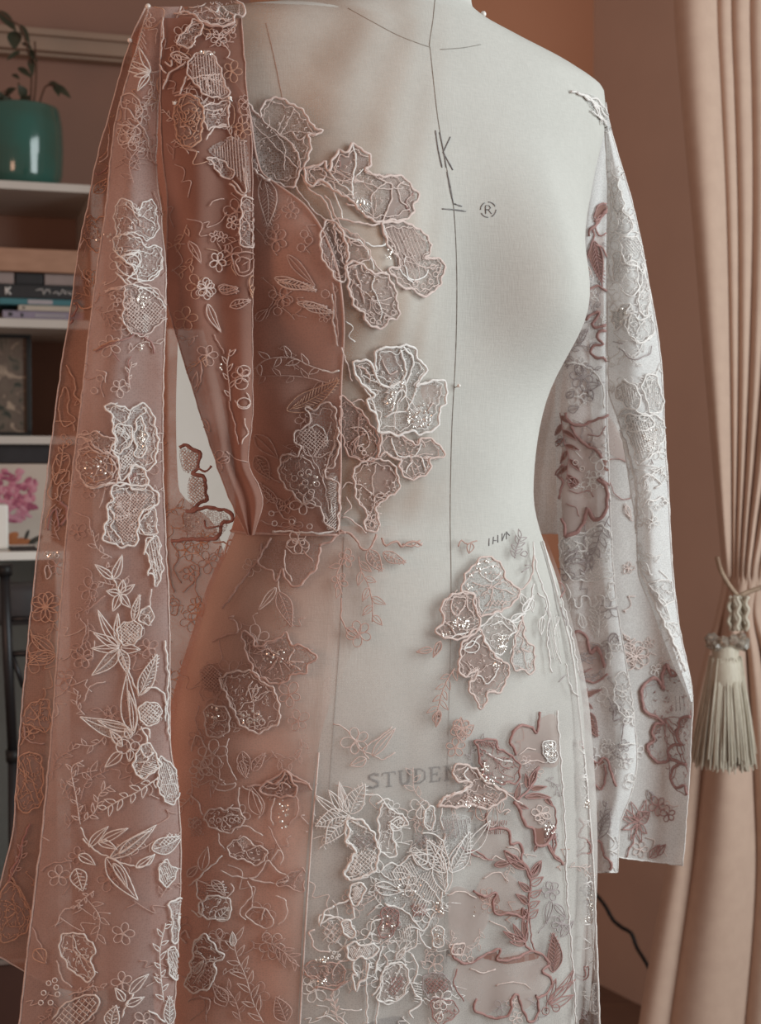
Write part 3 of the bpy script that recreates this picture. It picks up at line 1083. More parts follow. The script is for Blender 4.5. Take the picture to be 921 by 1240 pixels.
MB().tube(smooth_path([wp(wall_u(18, .58), .56, za + hh), wp(wall_u(20, .58), .56, za + hh * 1.18), wp(wall_u(27, .58), .56, za + hh * 1.25), wp(wall_u(34, .58), .56, za + hh * 1.16), wp(wall_u(37, .58), .56, za + hh)], .004), .003, 6).build('handle', MATS['band_dark'], bag, True)

# black metal trolley stand at the rim
WS = .74
sp = empty('metal_stand', wp(wall_u(9, WS), WS, 0), 'black metal stand with cross bars in front of the white desk', 'stand')
zs0, zs1 = wall_z(9, 918, WS), wall_z(9, 690, WS)
q = lambda x, y, w=WS: wp(wall_u(x, w), w, wall_z(x, y, w))
MB().tube([q(5, 690), q(8, 800), q(13, 915)], .0072, 10).build('post', MATS['stand_metal'], sp, True)
MB().tube([q(4.8, 684), q(5.2, 697)], .010, 10).build('cap', MATS['black_rubber'], sp, True)
MB().tube([q(12.6, 908), q(13.2, 922)], .0095, 10).build('cap', MATS['black_rubber'], sp, True)
MB().tube([q(9, 792), q(60, 790)], .004, 8).build('cross_bar', MATS['stand_metal'], sp, True)
MB().tube([q(14, 795), q(26, 832)], .0035, 8).build('brace', MATS['stand_metal'], sp, True)
MB().tube([q(7, 750), q(60, 748)], .004, 8).build('cross_bar', MATS['stand_metal'], sp, True)
MB().tube([q(13, 915), q(13, 1100), wp(wall_u(13, WS), WS, .01)], .0072, 10).build('post', MATS['stand_metal'], sp, True)
solid('seat_dark', (.045, .042, .045), (.06, .055, .058), rough=.45, scale=20)
seat = MB()
zc0, zc1 = wall_z(30, 758, WS - .05), wall_z(30, 709, WS - .05)
seat.box(wp(wall_u(26, WS - .05), WS - .09, (zc0 + zc1) / 2), (.085, .08, zc1 - zc0), WA, .012)
seat.build('tray', MATS['seat_dark'], sp, True)
# brown chest at the bottom left with a metal rim
solid('chest_brown', (.075, .034, .026), (.06, .028, .022), rough=.5, scale=10)
ch = empty('brown_chest', wp(wall_u(-30, .9), .90, 0), 'dark brown chest with a metal rim at the lower left', 'chest')
zc = wall_z(10, 1160, 1.0)
room_box('body', wall_u(-160, 1.0), wall_u(60, 1.0), .80, 1.0, 0, zc - .006, 'chest_brown', ch, .003)
solid('rim_metal', (.45, .43, .42), rough=.35, metal=.9)
room_box('rim', wall_u(-162, 1.0), wall_u(61, 1.0), .795, 1.005, zc - .006, zc, 'rim_metal', ch, .001)

# ------------------------------------------------------------------ embroidery engine
# Every motif lies on a cloth surface: its drawn lines are laid onto that surface and become raised threads,
# net fills and sequins there.
CLOTH['form'] = FORM_BVH
CROP = dict(a1=(0, 0, 2.971), a2=(0, 280, 2.971), a3=(0, 560, 2.971), a4=(0, 880, 2.971), a5=(250, 80, 2.791), a6=(250, 380, 2.791),
            a7=(200, 640, 2.558), a8=(200, 920, 3.289), b1=(480, 0, 2.878), b2=(620, 200, 3.8375), b3=(620, 500, 3.8375), b4=(640, 780, 3.8375),
            b5=(380, 860, 2.558), b6=(480, 600, 3.542), b8=(640, 960, 3.278), c2=(140, 0, 5.117), c3=(130, 160, 4.605), c4=(180, 340, 3.8375),
            c5=(180, 520, 3.542), c6=(50, 460, 5.117), c7=(360, 1080, 4.605), c8=(540, 860, 4.605), p=(0, 0, 1.0))
TM = dict(w='thread_white', b='thread_blush', r='thread_rose', p='thread_plum', c='thread_copper', k='thread_grey', s='thread_grey')
FM = dict(w='net_white', b='net_pale', r='net_rose', s='satin_blush', u='satin_rust', t='thread_white', q='thread_blush')
PXM = 1.0 / FPX
ERNG = random.Random(21)
CAMV = Vector(CAMP)


MISS = []


def lay(keys, pts, off):
    """lay picture points on the nearest of the named surfaces; returns points, normals"""
    P, N = [], []
    last = None
    MISS.clear()
    for (x, y) in pts:
        d = Vector(ray(x, y)).normalized()
        best = None
        for k in keys:
            h = CLOTH[k].ray_cast(CAMV, d)
            if h[0] is not None and (best is None or h[3] < best[3]):
                best = h
        if best is None:
            dist = last if last else 1.0
            for k in keys:
                q = CLOTH[k].find_nearest(CAMV + d * dist)
                if q[0] is not None and last is None:
                    dist = (q[0] - CAMV).dot(d)
            loc, nn = CAMV + d * dist, -d
        else:
            loc, nn, dist = best[0], best[1], best[3]
            if nn.dot(d) > 0:
                nn = -nn
        last = dist
        nn = (nn - d * 0.6).normalized()
        P.append(loc + nn * off)
        N.append(nn)
        MISS.append(best is None)
    return np.array([tuple(v) for v in P]), np.array([tuple(v) for v in N])


def inside(poly, x, y):
    r = False
    n = len(poly)
    j = n - 1
    for i in range(n):
        xi, yi = poly[i]; xj, yj = poly[j]
        if (yi > y) != (yj > y) and x < (xj - xi) * (y - yi) / (yj - yi + 1e-12) + xi:
            r = not r
        j = i
    return r


class Motif:
    def __init__(self, keys, off, loose=False):
        self.keys, self.off, self.loose = keys, off, loose
        self.th = {}          # thread meshes per material
        self.fl = []          # fills
        self.sq = MB()

    def thread(self, pts, w, mat, closed=False, lift=0.0, smooth=True, step=3.0, wig=0.0):
        P2 = smooth_path(pts, step, closed) if smooth else np.asarray(pts, float)
        if len(P2) < 2: return
        if wig and len(P2) > 5:                    # the little scallops of hand-guided stitching
            T = np.roll(P2, -1, 0) - np.roll(P2, 1, 0) if closed else np.gradient(P2, axis=0)
            T = T / np.maximum(np.linalg.norm(T, axis=1, keepdims=True), 1e-6)
            s_ = np.arange(len(P2)) * step
            per = s_[-1] + step
            k1 = max(1, round(per / ERNG.uniform(11, 15))); k2 = max(1, round(per / ERNG.uniform(20, 34)))
            a1, a2 = ERNG.uniform(0, 6.28), ERNG.uniform(0, 6.28)
            d_ = wig * (np.abs(np.sin(PI * k1 * s_ / per + a1)) * 1.6 - .8 + .8 * np.sin(2 * PI * k2 * s_ / per + a2))
            P2 = P2 + np.stack([-T[:, 1], T[:, 0]], 1) * d_[:, None]
        P, N = lay(self.keys, P2, self.off + lift)
        miss = list(MISS)
        if not self.loose and any(miss):          # stitches end where the cloth ends
            runs, cur = [], []
            for i, m_ in enumerate(miss):
                if m_:
                    if len(cur) > 2: runs.append(cur)
                    cur = []
                else:
                    cur.append(i)
            if len(cur) > 2: runs.append(cur)
            if closed and len(runs) > 1 and runs[0][0] == 0 and runs[-1][-1] == len(miss) - 1:
                runs[0] = runs.pop() + runs[0]
            closed = False
        else:
            runs = [list(range(len(P)))]
        for run in runs:
            Q = P[run]
            r = w * 0.5 * PXM * Q[:, 1].mean()
            rad = r * np.array([1 + ERNG.uniform(-.22, .22) for _ in Q])
            v, f = tube_data(Q, rad, 5, closed, True, 0.8, N[run])
            self.th.setdefault(mat, MB()).add(v, f)

    def fill(self, poly, mat, lift=0.0):
        B = smooth_path(poly, 5.0, True)
        xs, ys = B[:, 0], B[:, 1]
        pts = [tuple(p) for p in B]
        nb = len(pts)
        edges = [(i, (i + 1) % nb) for i in range(nb)]
        g = max(5.0, math.sqrt((xs.max() - xs.min()) * (ys.max() - ys.min())) / 12)
        y = ys.min() + g / 2
        while y < ys.max():
            x = xs.min() + g / 2
            while x < xs.max():
                if inside(B, x, y): pts.append((x, y))
                x += g
            y += g
        vo, _, fo, *_ = delaunay_2d_cdt([Vector(p) for p in pts], edges, [], 1, 0.01)
        P2 = [(v.x, v.y) for v in vo]
        fs = [f for f in fo if inside(B, sum(P2[i][0] for i in f) / 3, sum(P2[i][1] for i in f) / 3)]
        if not fs: return
        P, N = lay(self.keys, P2, self.off * 0.7 + lift)
        if not self.loose:
            fs = [f for f in fs if not any(MISS[i] for i in f)]
            if not fs: return
        self.fl.append((P, fs, mat))

    def leaf(self, p0, p1, w, mat, fill, hatch, tw=1.6):
        p0, p1 = np.array(p0, float), np.array(p1, float)
        d = p1 - p0
        ln = np.linalg.norm(d)
        if ln < 1: return
        n = np.array([-d[1], d[0]]) / ln
        ts = [.0, .12, .3, .52, .75, .92]
        ws = [0, .62, 1.0, .9, .52, .16]
        bend = ERNG.uniform(-.06, .06) * ln
        c = lambda t: p0 + d * t + n * bend * math.sin(PI * t)
        A = [c(t) + n * w * .5 * k for t, k in zip(ts, ws)] + [p1] + [c(t) - n * w * .5 * k for t, k in list(zip(ts, ws))[:0:-1]]
        if fill: self.fill(A, fill)
        self.thread(A, tw, mat, True, .0003, step=2.5)
        if w > 7:
            self.thread([c(t) for t in (.02, .3, .6, .9)], tw * .8, mat, False, .0003)
        if hatch:
            m = max(3, int(ln / 4.5))
            for i in range(1, m):
                t = i / m
                k = math.sin(PI * min(1, t * .9 + .05)) * w * .42
                for s in (-1, 1):
                    self.thread([c(t), c(min(1, t + .12)) + n * s * k], tw * .65, mat, False, .0002, False)

    def flower(self, x, y, r, n, rot, mat, tw=1.5, fill=None):
        for i in range(n):
            a = rot + 2 * PI * i / n + ERNG.uniform(-.12, .12)
            rr = r * ERNG.uniform(.85, 1.1)
            p = [(x, y)]
            for (t, s) in ((.45, -.30), (.85, -.26), (1.0, 0), (.85, .26), (.45, .30)):
                p.append((x + rr * (t * math.cos(a) - s * math.sin(a)), y + rr * (t * math.sin(a) + s * math.cos(a))))
            if fill: self.fill(p, fill)
            self.thread(p, tw, mat, True, .0002, step=2.2)

    def sprig(self, pts, ll, lw, n, mat, tw=1.5, fill=None):
        S = smooth_path(pts, 2.0)
        self.thread(S, tw, mat, False, .0002, False)
        for i in range(n):
            t = (i + .6) / (n + .2)
            k = min(len(S) - 2, int(t * (len(S) - 1)))
            d = S[k + 1] - S[k]
            a = math.atan2(d[1], d[0])
            s = 1 if i % 2 else -1
            b = a + s * ERNG.uniform(.6, .95)
            l2 = ll * ERNG.uniform(.8, 1.15)
            self.leaf(S[k], S[k] + l2 * np.array([math.cos(b), math.sin(b)]), lw, mat, fill, False, tw * .85)

    def sequins(self, n, rx, ry, x, y, size=1.7):
        pts = []
        for _ in range(n):
            a = ERNG.uniform(0, 2 * PI); q = math.sqrt(ERNG.random())
            pts.append((x + rx * q * math.cos(a), y + ry * q * math.sin(a)))
        P, N = lay(self.keys, pts, self.off + .0012)
        miss = list(MISS)
        for p, nn, ms_ in zip(P, N, miss):
            if ms_: continue
            nv = Vector(nn) + Vector((ERNG.uniform(-.5, .5), ERNG.uniform(-.5, .5), ERNG.uniform(-.5, .5)))
            nv.normalize()
            u = nv.orthogonal().normalized(); v = nv.cross(u)
            r = size * PXM * p[1] * ERNG.uniform(.6, 1.1)
            ring = [Vector(p) + (u * math.cos(a) + v * math.sin(a)) * r for a in np.linspace(0, 2 * PI, 7)[:-1]]
            self.sq.add([Vector(p) + nv * r * .35] + ring, [(0, 1 + i, 1 + (i + 1) % 6) for i in range(6)])

    def lattice(self, poly, sp, angs, mat, tw=1.0, lift=.0004):
        A = np.array(poly)
        cx, cy = A.mean(0)
        R = np.hypot(A[:, 0] - cx, A[:, 1] - cy).max()
        for a in angs:
            d = np.array([math.cos(a), math.sin(a)]); n = np.array([-d[1], d[0]])
            k = -R
            while k < R:
                run = []
                t = -R
                while t <= R:
                    p = np.array([cx, cy]) + n * k + d * t
                    if inside(poly, p[0], p[1]):
                        run.append(tuple(p))
                    else:
                        if len(run) > 1: self.thread(run, tw, mat, False, lift, False)
                        run = []
                    t += 3.0
                if len(run) > 1: self.thread(run, tw, mat, False, lift, False)
                k += sp

    def build(self, name, parent, label=None):
        root = None
        for i, (P, fs, mat) in enumerate(self.fl):
            uv = [(p[0] + .3 * p[1], p[2]) for p in P]
            if root is None:
                root = mesh(name, P, fs, MATS[mat], parent, uvs=uv)
            else:
                mesh('net_fill', P, fs, MATS[mat], root, uvs=uv)
        for mat, mb in self.th.items():
            if root is None:
                root = mesh(name, mb.v, mb.f, MATS[mat], parent)
                root['kind'] = 'stuff'
            else:
                o = mesh('embroidery_thread', mb.v, mb.f, MATS[mat], root)
                o['kind'] = 'stuff'
        if self.sq.v:
            o = mesh('sequins', self.sq.v, self.sq.f, MATS['sequin'], root if root else parent, smooth=False)
            o['kind'] = 'stuff'
        if root and label: root['label'] = label
        return root


def motif(crop, keys, parent, name, text, off=.0014, label=None, loose=False):
    ox, oy, s = CROP[crop]
    tr = lambda tok: (ox + float(tok.split(',')[0]) / s, oy + float(tok.split(',')[1]) / s)
    M = Motif(keys.split('+'), off, loose)
    for line in text.strip().split(';'):
        q = line.split()
        if not q: continue
        c = q[0]
        if c == 'o': M.thread([tr(z) for z in q[3:]], float(q[2]) * (.75 if q[1] == 'c' else 1), TM[q[1]], wig=.7)
        elif c == 'c': M.thread([tr(z) for z in q[3:]], float(q[2]) * (.75 if q[1] == 'c' else 1), TM[q[1]], True, wig=.7)
        elif c == 'f': M.fill([tr(z) for z in q[2:]], FM[q[1]])
        elif c == 'F':
            pts = [tr(z) for z in q[4:]]
            M.fill(pts, FM[q[1]]); M.thread(pts, float(q[3]), TM[q[2]], True, .0004, wig=1.3, step=2.4)
            # a finer inner row of stitches along the rim
            A = np.array(pts); ce = A.mean(0)
            M.thread(ce + (A - ce) * .88, float(q[3]) * .38, TM[q[2]], True, .0002, wig=1.8, step=2.4)
            Bs = smooth_path(A, 4.0, True)
            ar = abs(np.sum(Bs[:, 0] * np.roll(Bs[:, 1], -1) - Bs[:, 1] * np.roll(Bs[:, 0], -1))) / 2
            if ar > 250:
                hub = ce + np.array([ERNG.uniform(-4, 4), ERNG.uniform(-4, 4)])
                for _ in range(min(7, 2 + int(ar / 500))):      # veins running out from the heart
                    e_ = Bs[ERNG.randrange(len(Bs))]
                    e_ = hub + (e_ - hub) * ERNG.uniform(.6, .92)
                    m_ = (hub + e_) / 2 + np.array([ERNG.uniform(-5, 5), ERNG.uniform(-5, 5)])
                    M.thread([hub, m_, e_], ERNG.uniform(.9, 1.5), TM[q[2]], False, .0002, wig=.8)
                for _ in range(min(60, int(ar / 45))):          # scattered seed stitches
                    b0 = Bs[ERNG.randrange(len(Bs))]
                    p_ = ce + (b0 - ce) * math.sqrt(ERNG.random()) * .95
                    a_ = ERNG.uniform(0, 6.28); l_ = ERNG.uniform(1.5, 3.5)
                    M.thread([p_, p_ + l_ * np.array([math.cos(a_), math.sin(a_)]), p_ + 1.6 * l_ * np.array([math.cos(a_ + .7), math.sin(a_ + .7)])], ERNG.uniform(.8, 1.3), TM[q[2]], False, .0003, False)
        elif c == 'L': M.leaf(tr(q[5]), tr(q[6]), float(q[3]) / s, TM[q[1]], FM.get(q[2]), q[4] == '1')
        elif c == 'S': M.sprig([tr(z) for z in q[6:]], float(q[3]) / s, float(q[4]) / s, int(q[5]), TM[q[1]], fill=FM.get(q[2]))
        elif c == 'W': M.flower(*tr(q[6]), float(q[3]) / s, int(q[4]), float(q[5]), TM[q[1]], fill=FM.get(q[2]))
        elif c == 'Q':
            rx, ry = map(float, q[2].split(','))
            M.sequins(int(q[1]), rx / s, ry / s, *tr(q[3]))
        elif c == 'R':
            for z in q[3:]:
                x, y = tr(z); r = float(q[2]) / s
                M.thread([(x + r * math.cos(a), y + r * math.sin(a)) for a in np.linspace(0, 2 * PI, 9)[:-1]], 1.4, TM[q[1]], True, .0004)
        elif c == 'X': M.lattice([tr(z) for z in q[3:]], float(q[2]), (.7, 2.27), TM[q[1]])
        elif c == 'H': M.lattice([tr(z) for z in q[4:]], float(q[2]), (float(q[3]),), TM[q[1]])
    return M.build(name, parent, label)


# ------------------------------------------------------------------ seams and prints on the form
def on_form(name, lines, w, mat, parent, off=.0003, stuff=True):
    M = Motif(['form'], off)
    for pts in lines:
        M.thread(pts, w, mat)
    o = M.build(name, parent)
    if not stuff and 'kind' in o: del o['kind']
    return o


on_form('front_seam', [[(527, -5), (524, 25), (520, 52), (521, 62), (526, 110), (531, 150), (540, 200), (549, 250), (553, 330), (552, 420), (547, 520), (545, 620), (546, 700), (545, 800), (542, 900), (540, 1000), (538, 1120), (535, 1236)]], 0.75, 'seam_thread', form, stuff=False)
on_form('neck_seam', [[(421, 10), (450, 26), (480, 42), (505, 52), (520, 57)], [(533, 60), (560, 58), (582, 54)]], 0.8, 'seam_thread', form)
on_form('princess_seam', [[(322, 28), (332, 70), (342, 120), (352, 170)]], 0.9, 'thread_rose', form, stuff=False)
on_form('princess_seam', [[(416, 650), (414, 720), (410, 790), (405, 860), (398, 960)]], 0.8, 'seam_thread', form, stuff=False)
on_form('maker_letter', [[(527, 158), (530, 180), (535, 203)], [(532, 160), (537, 185), (540, 203)], [(545, 166), (537, 183)], [(536, 184), (548, 206)]], 1.7, 'print_ink', form)
on_form('maker_letter', [[(541, 208), (545, 230), (549, 248)], [(535, 253), (549, 254), (564, 256)], [(550, 247), (559, 250)]], 1.8, 'print_ink', form)
ringp = [[(591 + 9.3 * math.cos(a), 254 + 9.3 * math.sin(a)) for a in np.linspace(s, s + 1.1, 6)] for s in np.arange(0, 6.2, 1.57)]
on_form('registered_mark', ringp + [[(588, 259), (588, 249), (592, 249), (594, 252), (592, 254), (588, 254)], [(591, 254), (595, 259)]], 1.1, 'print_ink', form)
# STUDENT in serif capitals, and the fainter lines of print below
GL = dict(S=[[(.75, .12), (.5, 0), (.2, .08), (.15, .28), (.45, .46), (.75, .62), (.75, .88), (.4, 1), (.1, .9)], [(.78, .0), (.78, .2)], [(.1, .78), (.1, 1)]],
          T=[[(.45, 0), (.45, 1)], [(.0, .2), (.04, .02), (.88, .02), (.92, .2)], [(.25, 1), (.65, 1)]],
          U=[[(.2, 0), (.2, .75), (.35, .97), (.6, .97), (.75, .75), (.75, 0)], [(.05, 0), (.38, 0)], [(.6, 0), (.9, 0)]],
          D=[[(.22, 0), (.22, 1)], [(.05, 0), (.5, 0), (.82, .25), (.82, .75), (.5, 1), (.05, 1)]],
          E=[[(.22, 0), (.22, 1)], [(.05, 0), (.75, 0), (.78, .2)], [(.05, 1), (.75, 1), (.8, .78)], [(.22, .48), (.6, .48)], [(.6, .36), (.6, .6)]],
          N=[[(.2, 0), (.2, 1)], [(.2, 0), (.78, 1)], [(.78, 0), (.78, 1)], [(.02, 0), (.3, 0)], [(.05, 1), (.35, 1)], [(.65, 0), (.92, 0)]])


def stamp(word, x0, y0, x1, y1, h, w):
    n = len(word)
    for i, chh in enumerate(word):
        t = (i + .0) / n
        bx, by = x0 + (x1 - x0) * t, y0 + (y1 - y0) * t
        cw = (x1 - x0) / n
        lines = []
        for k, st in enumerate(GL[chh]):
            lines.append([(bx + p[0] * cw * .95, by + p[1] * h + p[0] * (y1 - y0) / n) for p in st])
        M = Motif(['form'], .0003)
        for k, l in enumerate(lines):
            P = np.vstack([np.linspace(l[q], l[q + 1], max(2, int(np.hypot(*(np.array(l[q + 1]) - l[q])) / 3))) for q in range(len(l) - 1)])
            M.thread(P, w if k == 0 else w * .55, 'stamp_ink', False, 0, False)
        o = M.build('stamped_letter', form)


stamp('STUDENT', 444, 938, 574, 924, 17, 3.0)


def scribble(x0, y0, x1, y1, h, n, w=1.6):
    rr = random.Random(int(x0 + y0))
    L_ = []
    for i in range(n):
        t = i / n
        bx, by = x0 + (x1 - x0) * t, y0 + (y1 - y0) * t
        L_.append([(bx, by), (bx + rr.uniform(-1, 1), by + h)])
        if rr.random() < .7: L_.append([(bx, by + h * rr.choice([0, .5, 1])), (bx + (x1 - x0) / n * .7, by + h * rr.choice([0, .5, 1]))])
    on_form('stamped_line', L_, w, 'print_ink', form)


scribble(500, 1010, 612, 992, 16, 9, 1.6)
scribble(516, 1152, 546, 1149, 16, 6, 1.2)
scribble(592, 652, 618, 642, 9, 5, 1.2)
Mf = Motif(['form'], .0004)
Mf.fill([(447, 1239), (484, 1231), (488, 1250), (448, 1256)], 'print_ink')
Mf.build('stamped_block', form)
# ------------------------------------------------------------------ bodice lace
BF = 'bodice+form'
motif('a5', BF, bodice, 'flower_applique', '''F b b 3.2 95,112 130,122 160,148 182,172 190,130 215,112 262,118 312,146 346,184 366,216 388,224 376,238 342,240 352,278 344,318 322,350 300,408 255,408 215,388 180,372 150,340 134,312 128,262 126,200 108,152;
f b 95,112 160,148 215,220 300,300 318,352 300,408 215,388 150,340 128,262 108,152;
o b 2.4 182,172 205,200 250,235 290,270 315,320 318,352; o b 2 290,225 310,255 330,240; o b 1.6 140,140 165,200 220,260 280,320 310,350''', .003, 'grey pink net petals of the upper flower')
motif('a5', BF, bodice, 'flower_applique', '''F b b 3.6 330,350 370,345 402,330 412,360 428,320 448,285 470,300 492,268 518,285 545,312 548,345 535,360 575,378 620,372 660,385 700,425 710,440 690,470 692,500 660,520 610,528 582,532 560,525 520,505 490,460 455,445 420,415 390,395 350,410;
f s 575,378 620,372 660,385 700,425 690,470 692,500 610,528 582,532 612,470 600,400; f s 448,285 470,300 492,268 548,345 500,350 492,380 440,395 412,360;
o w 2.4 492,268 500,320 492,380 488,420 490,455; o b 2.4 575,378 600,400 620,405 612,470 585,530; o b 2 660,395 640,410 645,450 670,480; o p 1.6 690,430 665,470 680,495; o w 2 412,360 440,395 475,420 500,460; o b 2 520,505 500,480 470,470; o w 1.6 548,345 520,360 500,380; o p 1.5 440,300 452,330 445,350; o b 1.6 600,400 570,420 550,460 560,520;
f w 485,440 530,450 558,470 545,500 515,505 490,470; Q 16 30,22 520,478; H w 2.2 0.9 485,440 530,450 558,470 545,500 515,505 490,470''', .0032, 'pink lace flower with raised outlines on the chest')
motif('a5', BF, bodice, 'flower_applique', '''F b b 3.6 590,535 640,530 690,542 720,565 750,600 745,630 728,650 760,648 790,665 800,695 785,715 778,745 750,770 715,775 690,760 650,745 625,715 605,690 640,680 630,640 600,600;
f s 600,545 640,540 700,560 735,600 720,650 680,700 640,680 630,640; H b 4 1.2 600,545 690,552 735,600 720,650 690,690 640,680;
o w 2.2 660,640 665,690 680,720 720,718 740,690; o b 2 590,560 620,600 640,640; R b 9 755,680 765,705 748,730 722,745 695,738 775,690; o w 2.2 640,680 665,715 690,735''', .003)
motif('a5', BF, bodice, 'flower_applique', '''F b b 3.6 470,680 500,660 540,690 570,700 600,705 620,735 635,790 638,850 605,855 590,880 565,882 530,850 520,825 500,810 485,775 478,730;
f s 478,690 540,690 600,705 635,790 630,840 560,850 520,825 485,775; o w 2 565,700 555,740 570,780 585,820 580,855; R b 8 535,840 555,855 575,862 600,845 622,830 550,835; o b 2 500,690 515,740 530,800''', .003)
motif('a5', BF, bodice, 'flower_applique', '''F b b 3.0 405,525 390,570 385,620 395,655 415,680 430,715 455,728 470,700 475,650 470,600 455,560 430,535;
f s 400,560 440,560 465,610 460,680 420,670 395,620; o w 2.2 430,540 470,580 520,600 545,640 560,690; o w 2.4 530,600 560,610 600,600 590,540; o b 2.2 545,640 580,690 600,700; o b 2.6 300,410 330,450 360,490 405,525 440,520 500,530 545,540 590,535; o b 2.4 320,370 350,420 390,450 420,500 430,540;
c b 2 345,352 385,348 402,372 380,400 348,398; o b 2 400,440 420,470 440,520 480,590 488,610; Q 10 20,18 610,640; o w 2 385,400 430,430 460,520; F r b 1.6 430,540 480,560 530,600 545,650 470,680 440,600''', .003)
motif('a5', BF, bodice, 'leaf_sprig', '''L b r 60 1 195,378 208,545; W r - 42 5 0.4 235,590; W r - 30 5 1.0 285,495; L b r 36 1 232,716 366,746; L r - 30 0 275,640 366,742; L b r 30 1 325,800 432,832; o r 1.6 170,550 210,600 240,640; o r 1.6 200,850 240,790 290,760; R r 14 320,615 345,590 330,570 225,770; W r - 30 4 .2 60,590; W r - 40 4 .8 40,680; o b 1.8 130,330 170,370 190,420 ; o r 2.2 425,730 435,800 440,860 445,930''', .0012)
motif('a6', BF, bodice, 'flower_applique', '''F w w 3.4 495,160 520,150 548,158 562,190 570,120 600,108 640,112 655,100 690,112 710,150 732,175 730,205 705,245 760,222 795,230 808,262 800,300 785,320 780,360 760,395 720,408 690,395 650,412 610,400 580,405 575,360 550,320 540,290 560,270 530,240 505,215;
f s 585,125 640,125 655,180 630,225 590,215 572,180; f s 735,235 785,240 795,270 770,310 735,300 720,260;
o w 3.4 562,190 580,230 620,245 660,215 665,170 645,120; o w 3 655,105 690,150 680,210 640,270 620,330; o b 2 590,150 610,200 640,190; o w 2.4 660,215 670,260 650,300; o w 2.4 705,245 690,290 670,330 640,330 600,350; o b 2 760,300 740,330; H w 1.8 0.5 625,215 655,230 640,290 610,320 590,300 600,260; H w 1.8 2.2 680,320 720,310 745,340 740,385 700,390 675,360; o w 2.6 495,160 505,215 540,260 570,330 580,405; Q 46 48,42 712,345; Q 14 18,26 620,285; f w 675,310 745,300 770,350 730,395 685,385; o b 2.4 500,170 540,190 550,230; Q 10 12,40 660,220''', .0032, 'bright pale rose with sequins at the waist front')
motif('a6', BF, bodice, 'flower_applique', '''F b b 3.0 590,410 640,405 700,440 720,420 765,430 795,460 790,485 755,490 750,520 735,545 695,560 660,545 645,515 655,490 625,490 600,470 580,480;
o w 2.2 620,420 640,480; o w 2.2 690,500 665,540; o w 2.2 720,480 735,530; o w 2.2 640,480 700,480 720,440; o b 2 705,440 720,425 735,450''', .003)
motif('a6', BF, bodice, 'flower_applique', '''F r b 2.8 500,520 540,495 590,490 630,515 648,560 640,600 600,630 570,650 580,690 575,730 550,740 530,720 540,680 520,650 500,600;
f s 510,520 590,500 640,560 590,620 520,610; o b 2 455,590 480,570 520,580 560,610 ; o b 2.2 455,690 480,690 510,715 540,740; o b 2 470,620 490,650 460,680; W b - 26 5 .2 555,700''', .0026)
motif('a6', BF, bodice, 'flower_applique', '''F r r 2.6 455,280 490,300 520,330 560,380 580,430 575,480 540,500 500,490 470,460 455,400;
f r 460,300 520,335 570,420 560,480 500,480 465,430; o b 1.8 490,380 530,390 550,430 530,460; o b 2 485,300 520,290 555,320; o b 1.6 500,450 530,440; o b 2.2 455,110 475,170 490,225; o w 1.8 470,20 490,40 480,70 500,90; R b 8 530,470 520,455''', .0026)
motif('a6', 'bodice', bodice, 'leaf_sprig', '''L c s 62 1 272,326 448,222; o w 2.4 450,192 420,195 390,190; S b - 46 17 7 395,190 345,172 300,150 250,145 200,155 165,185; S r - 40 15 5 420,235 340,215 260,208 165,212; L r - 46 0 165,410 245,490; S r - 34 12 5 80,130 100,200 130,280 140,330; R r 20 100,250 130,290 110,310; L r r 50 1 170,480 215,560''', .0012)
motif('a6', BF, bodice, 'net_applique', '''F b b 2.6 335,320 350,345 340,380 305,395 300,430 320,455 310,480 270,475 250,510 255,560 290,600 330,640 380,650 400,700 440,730 447,600 430,560 405,560 400,530 430,510 447,450 442,380 430,310 400,300 370,320;
f s 305,395 345,385 405,400 415,450 370,470 320,455; X b 3.4 305,395 345,385 405,400 415,450 370,470 320,455; f s 255,510 300,480 360,500 380,560 330,600 270,570; o w 2 345,385 370,375 400,395 410,440; o b 2 260,500 300,480 340,490 365,525; o w 2.2 430,560 442,600 420,640 430,690; o b 2.2 445,380 430,450 395,550 400,580;
R b 10 320,540 345,535 335,570 372,575 355,602 300,555; W b - 46 5 .3 330,640; H w 2.0 .3 405,550 440,545 445,640 430,660 405,620; H w 2.4 2.3 410,660 440,650 442,735 405,735; Q 14 40,30 340,570; R b 9 222,676 232,710 292,704 400,700 420,720 350,720; o w 2.6 225,735 300,738 380,742 440,735; f w 405,555 443,550 447,735 410,735 400,640''', .002, 'dense net flower along the bodice edge above the hem')
motif('a6', 'bodice', bodice, 'lace_motif', '''o r 2 150,590 200,600 240,650 260,690 300,700; o r 1.6 170,500 200,540 250,570 ; L r - 30 1 240,640 180,570; o r 1.8 200,640 230,620 260,640 250,670 215,668; W r - 28 5 0 270,650; o r 1.8 180,700 250,720 320,715''', .0012)

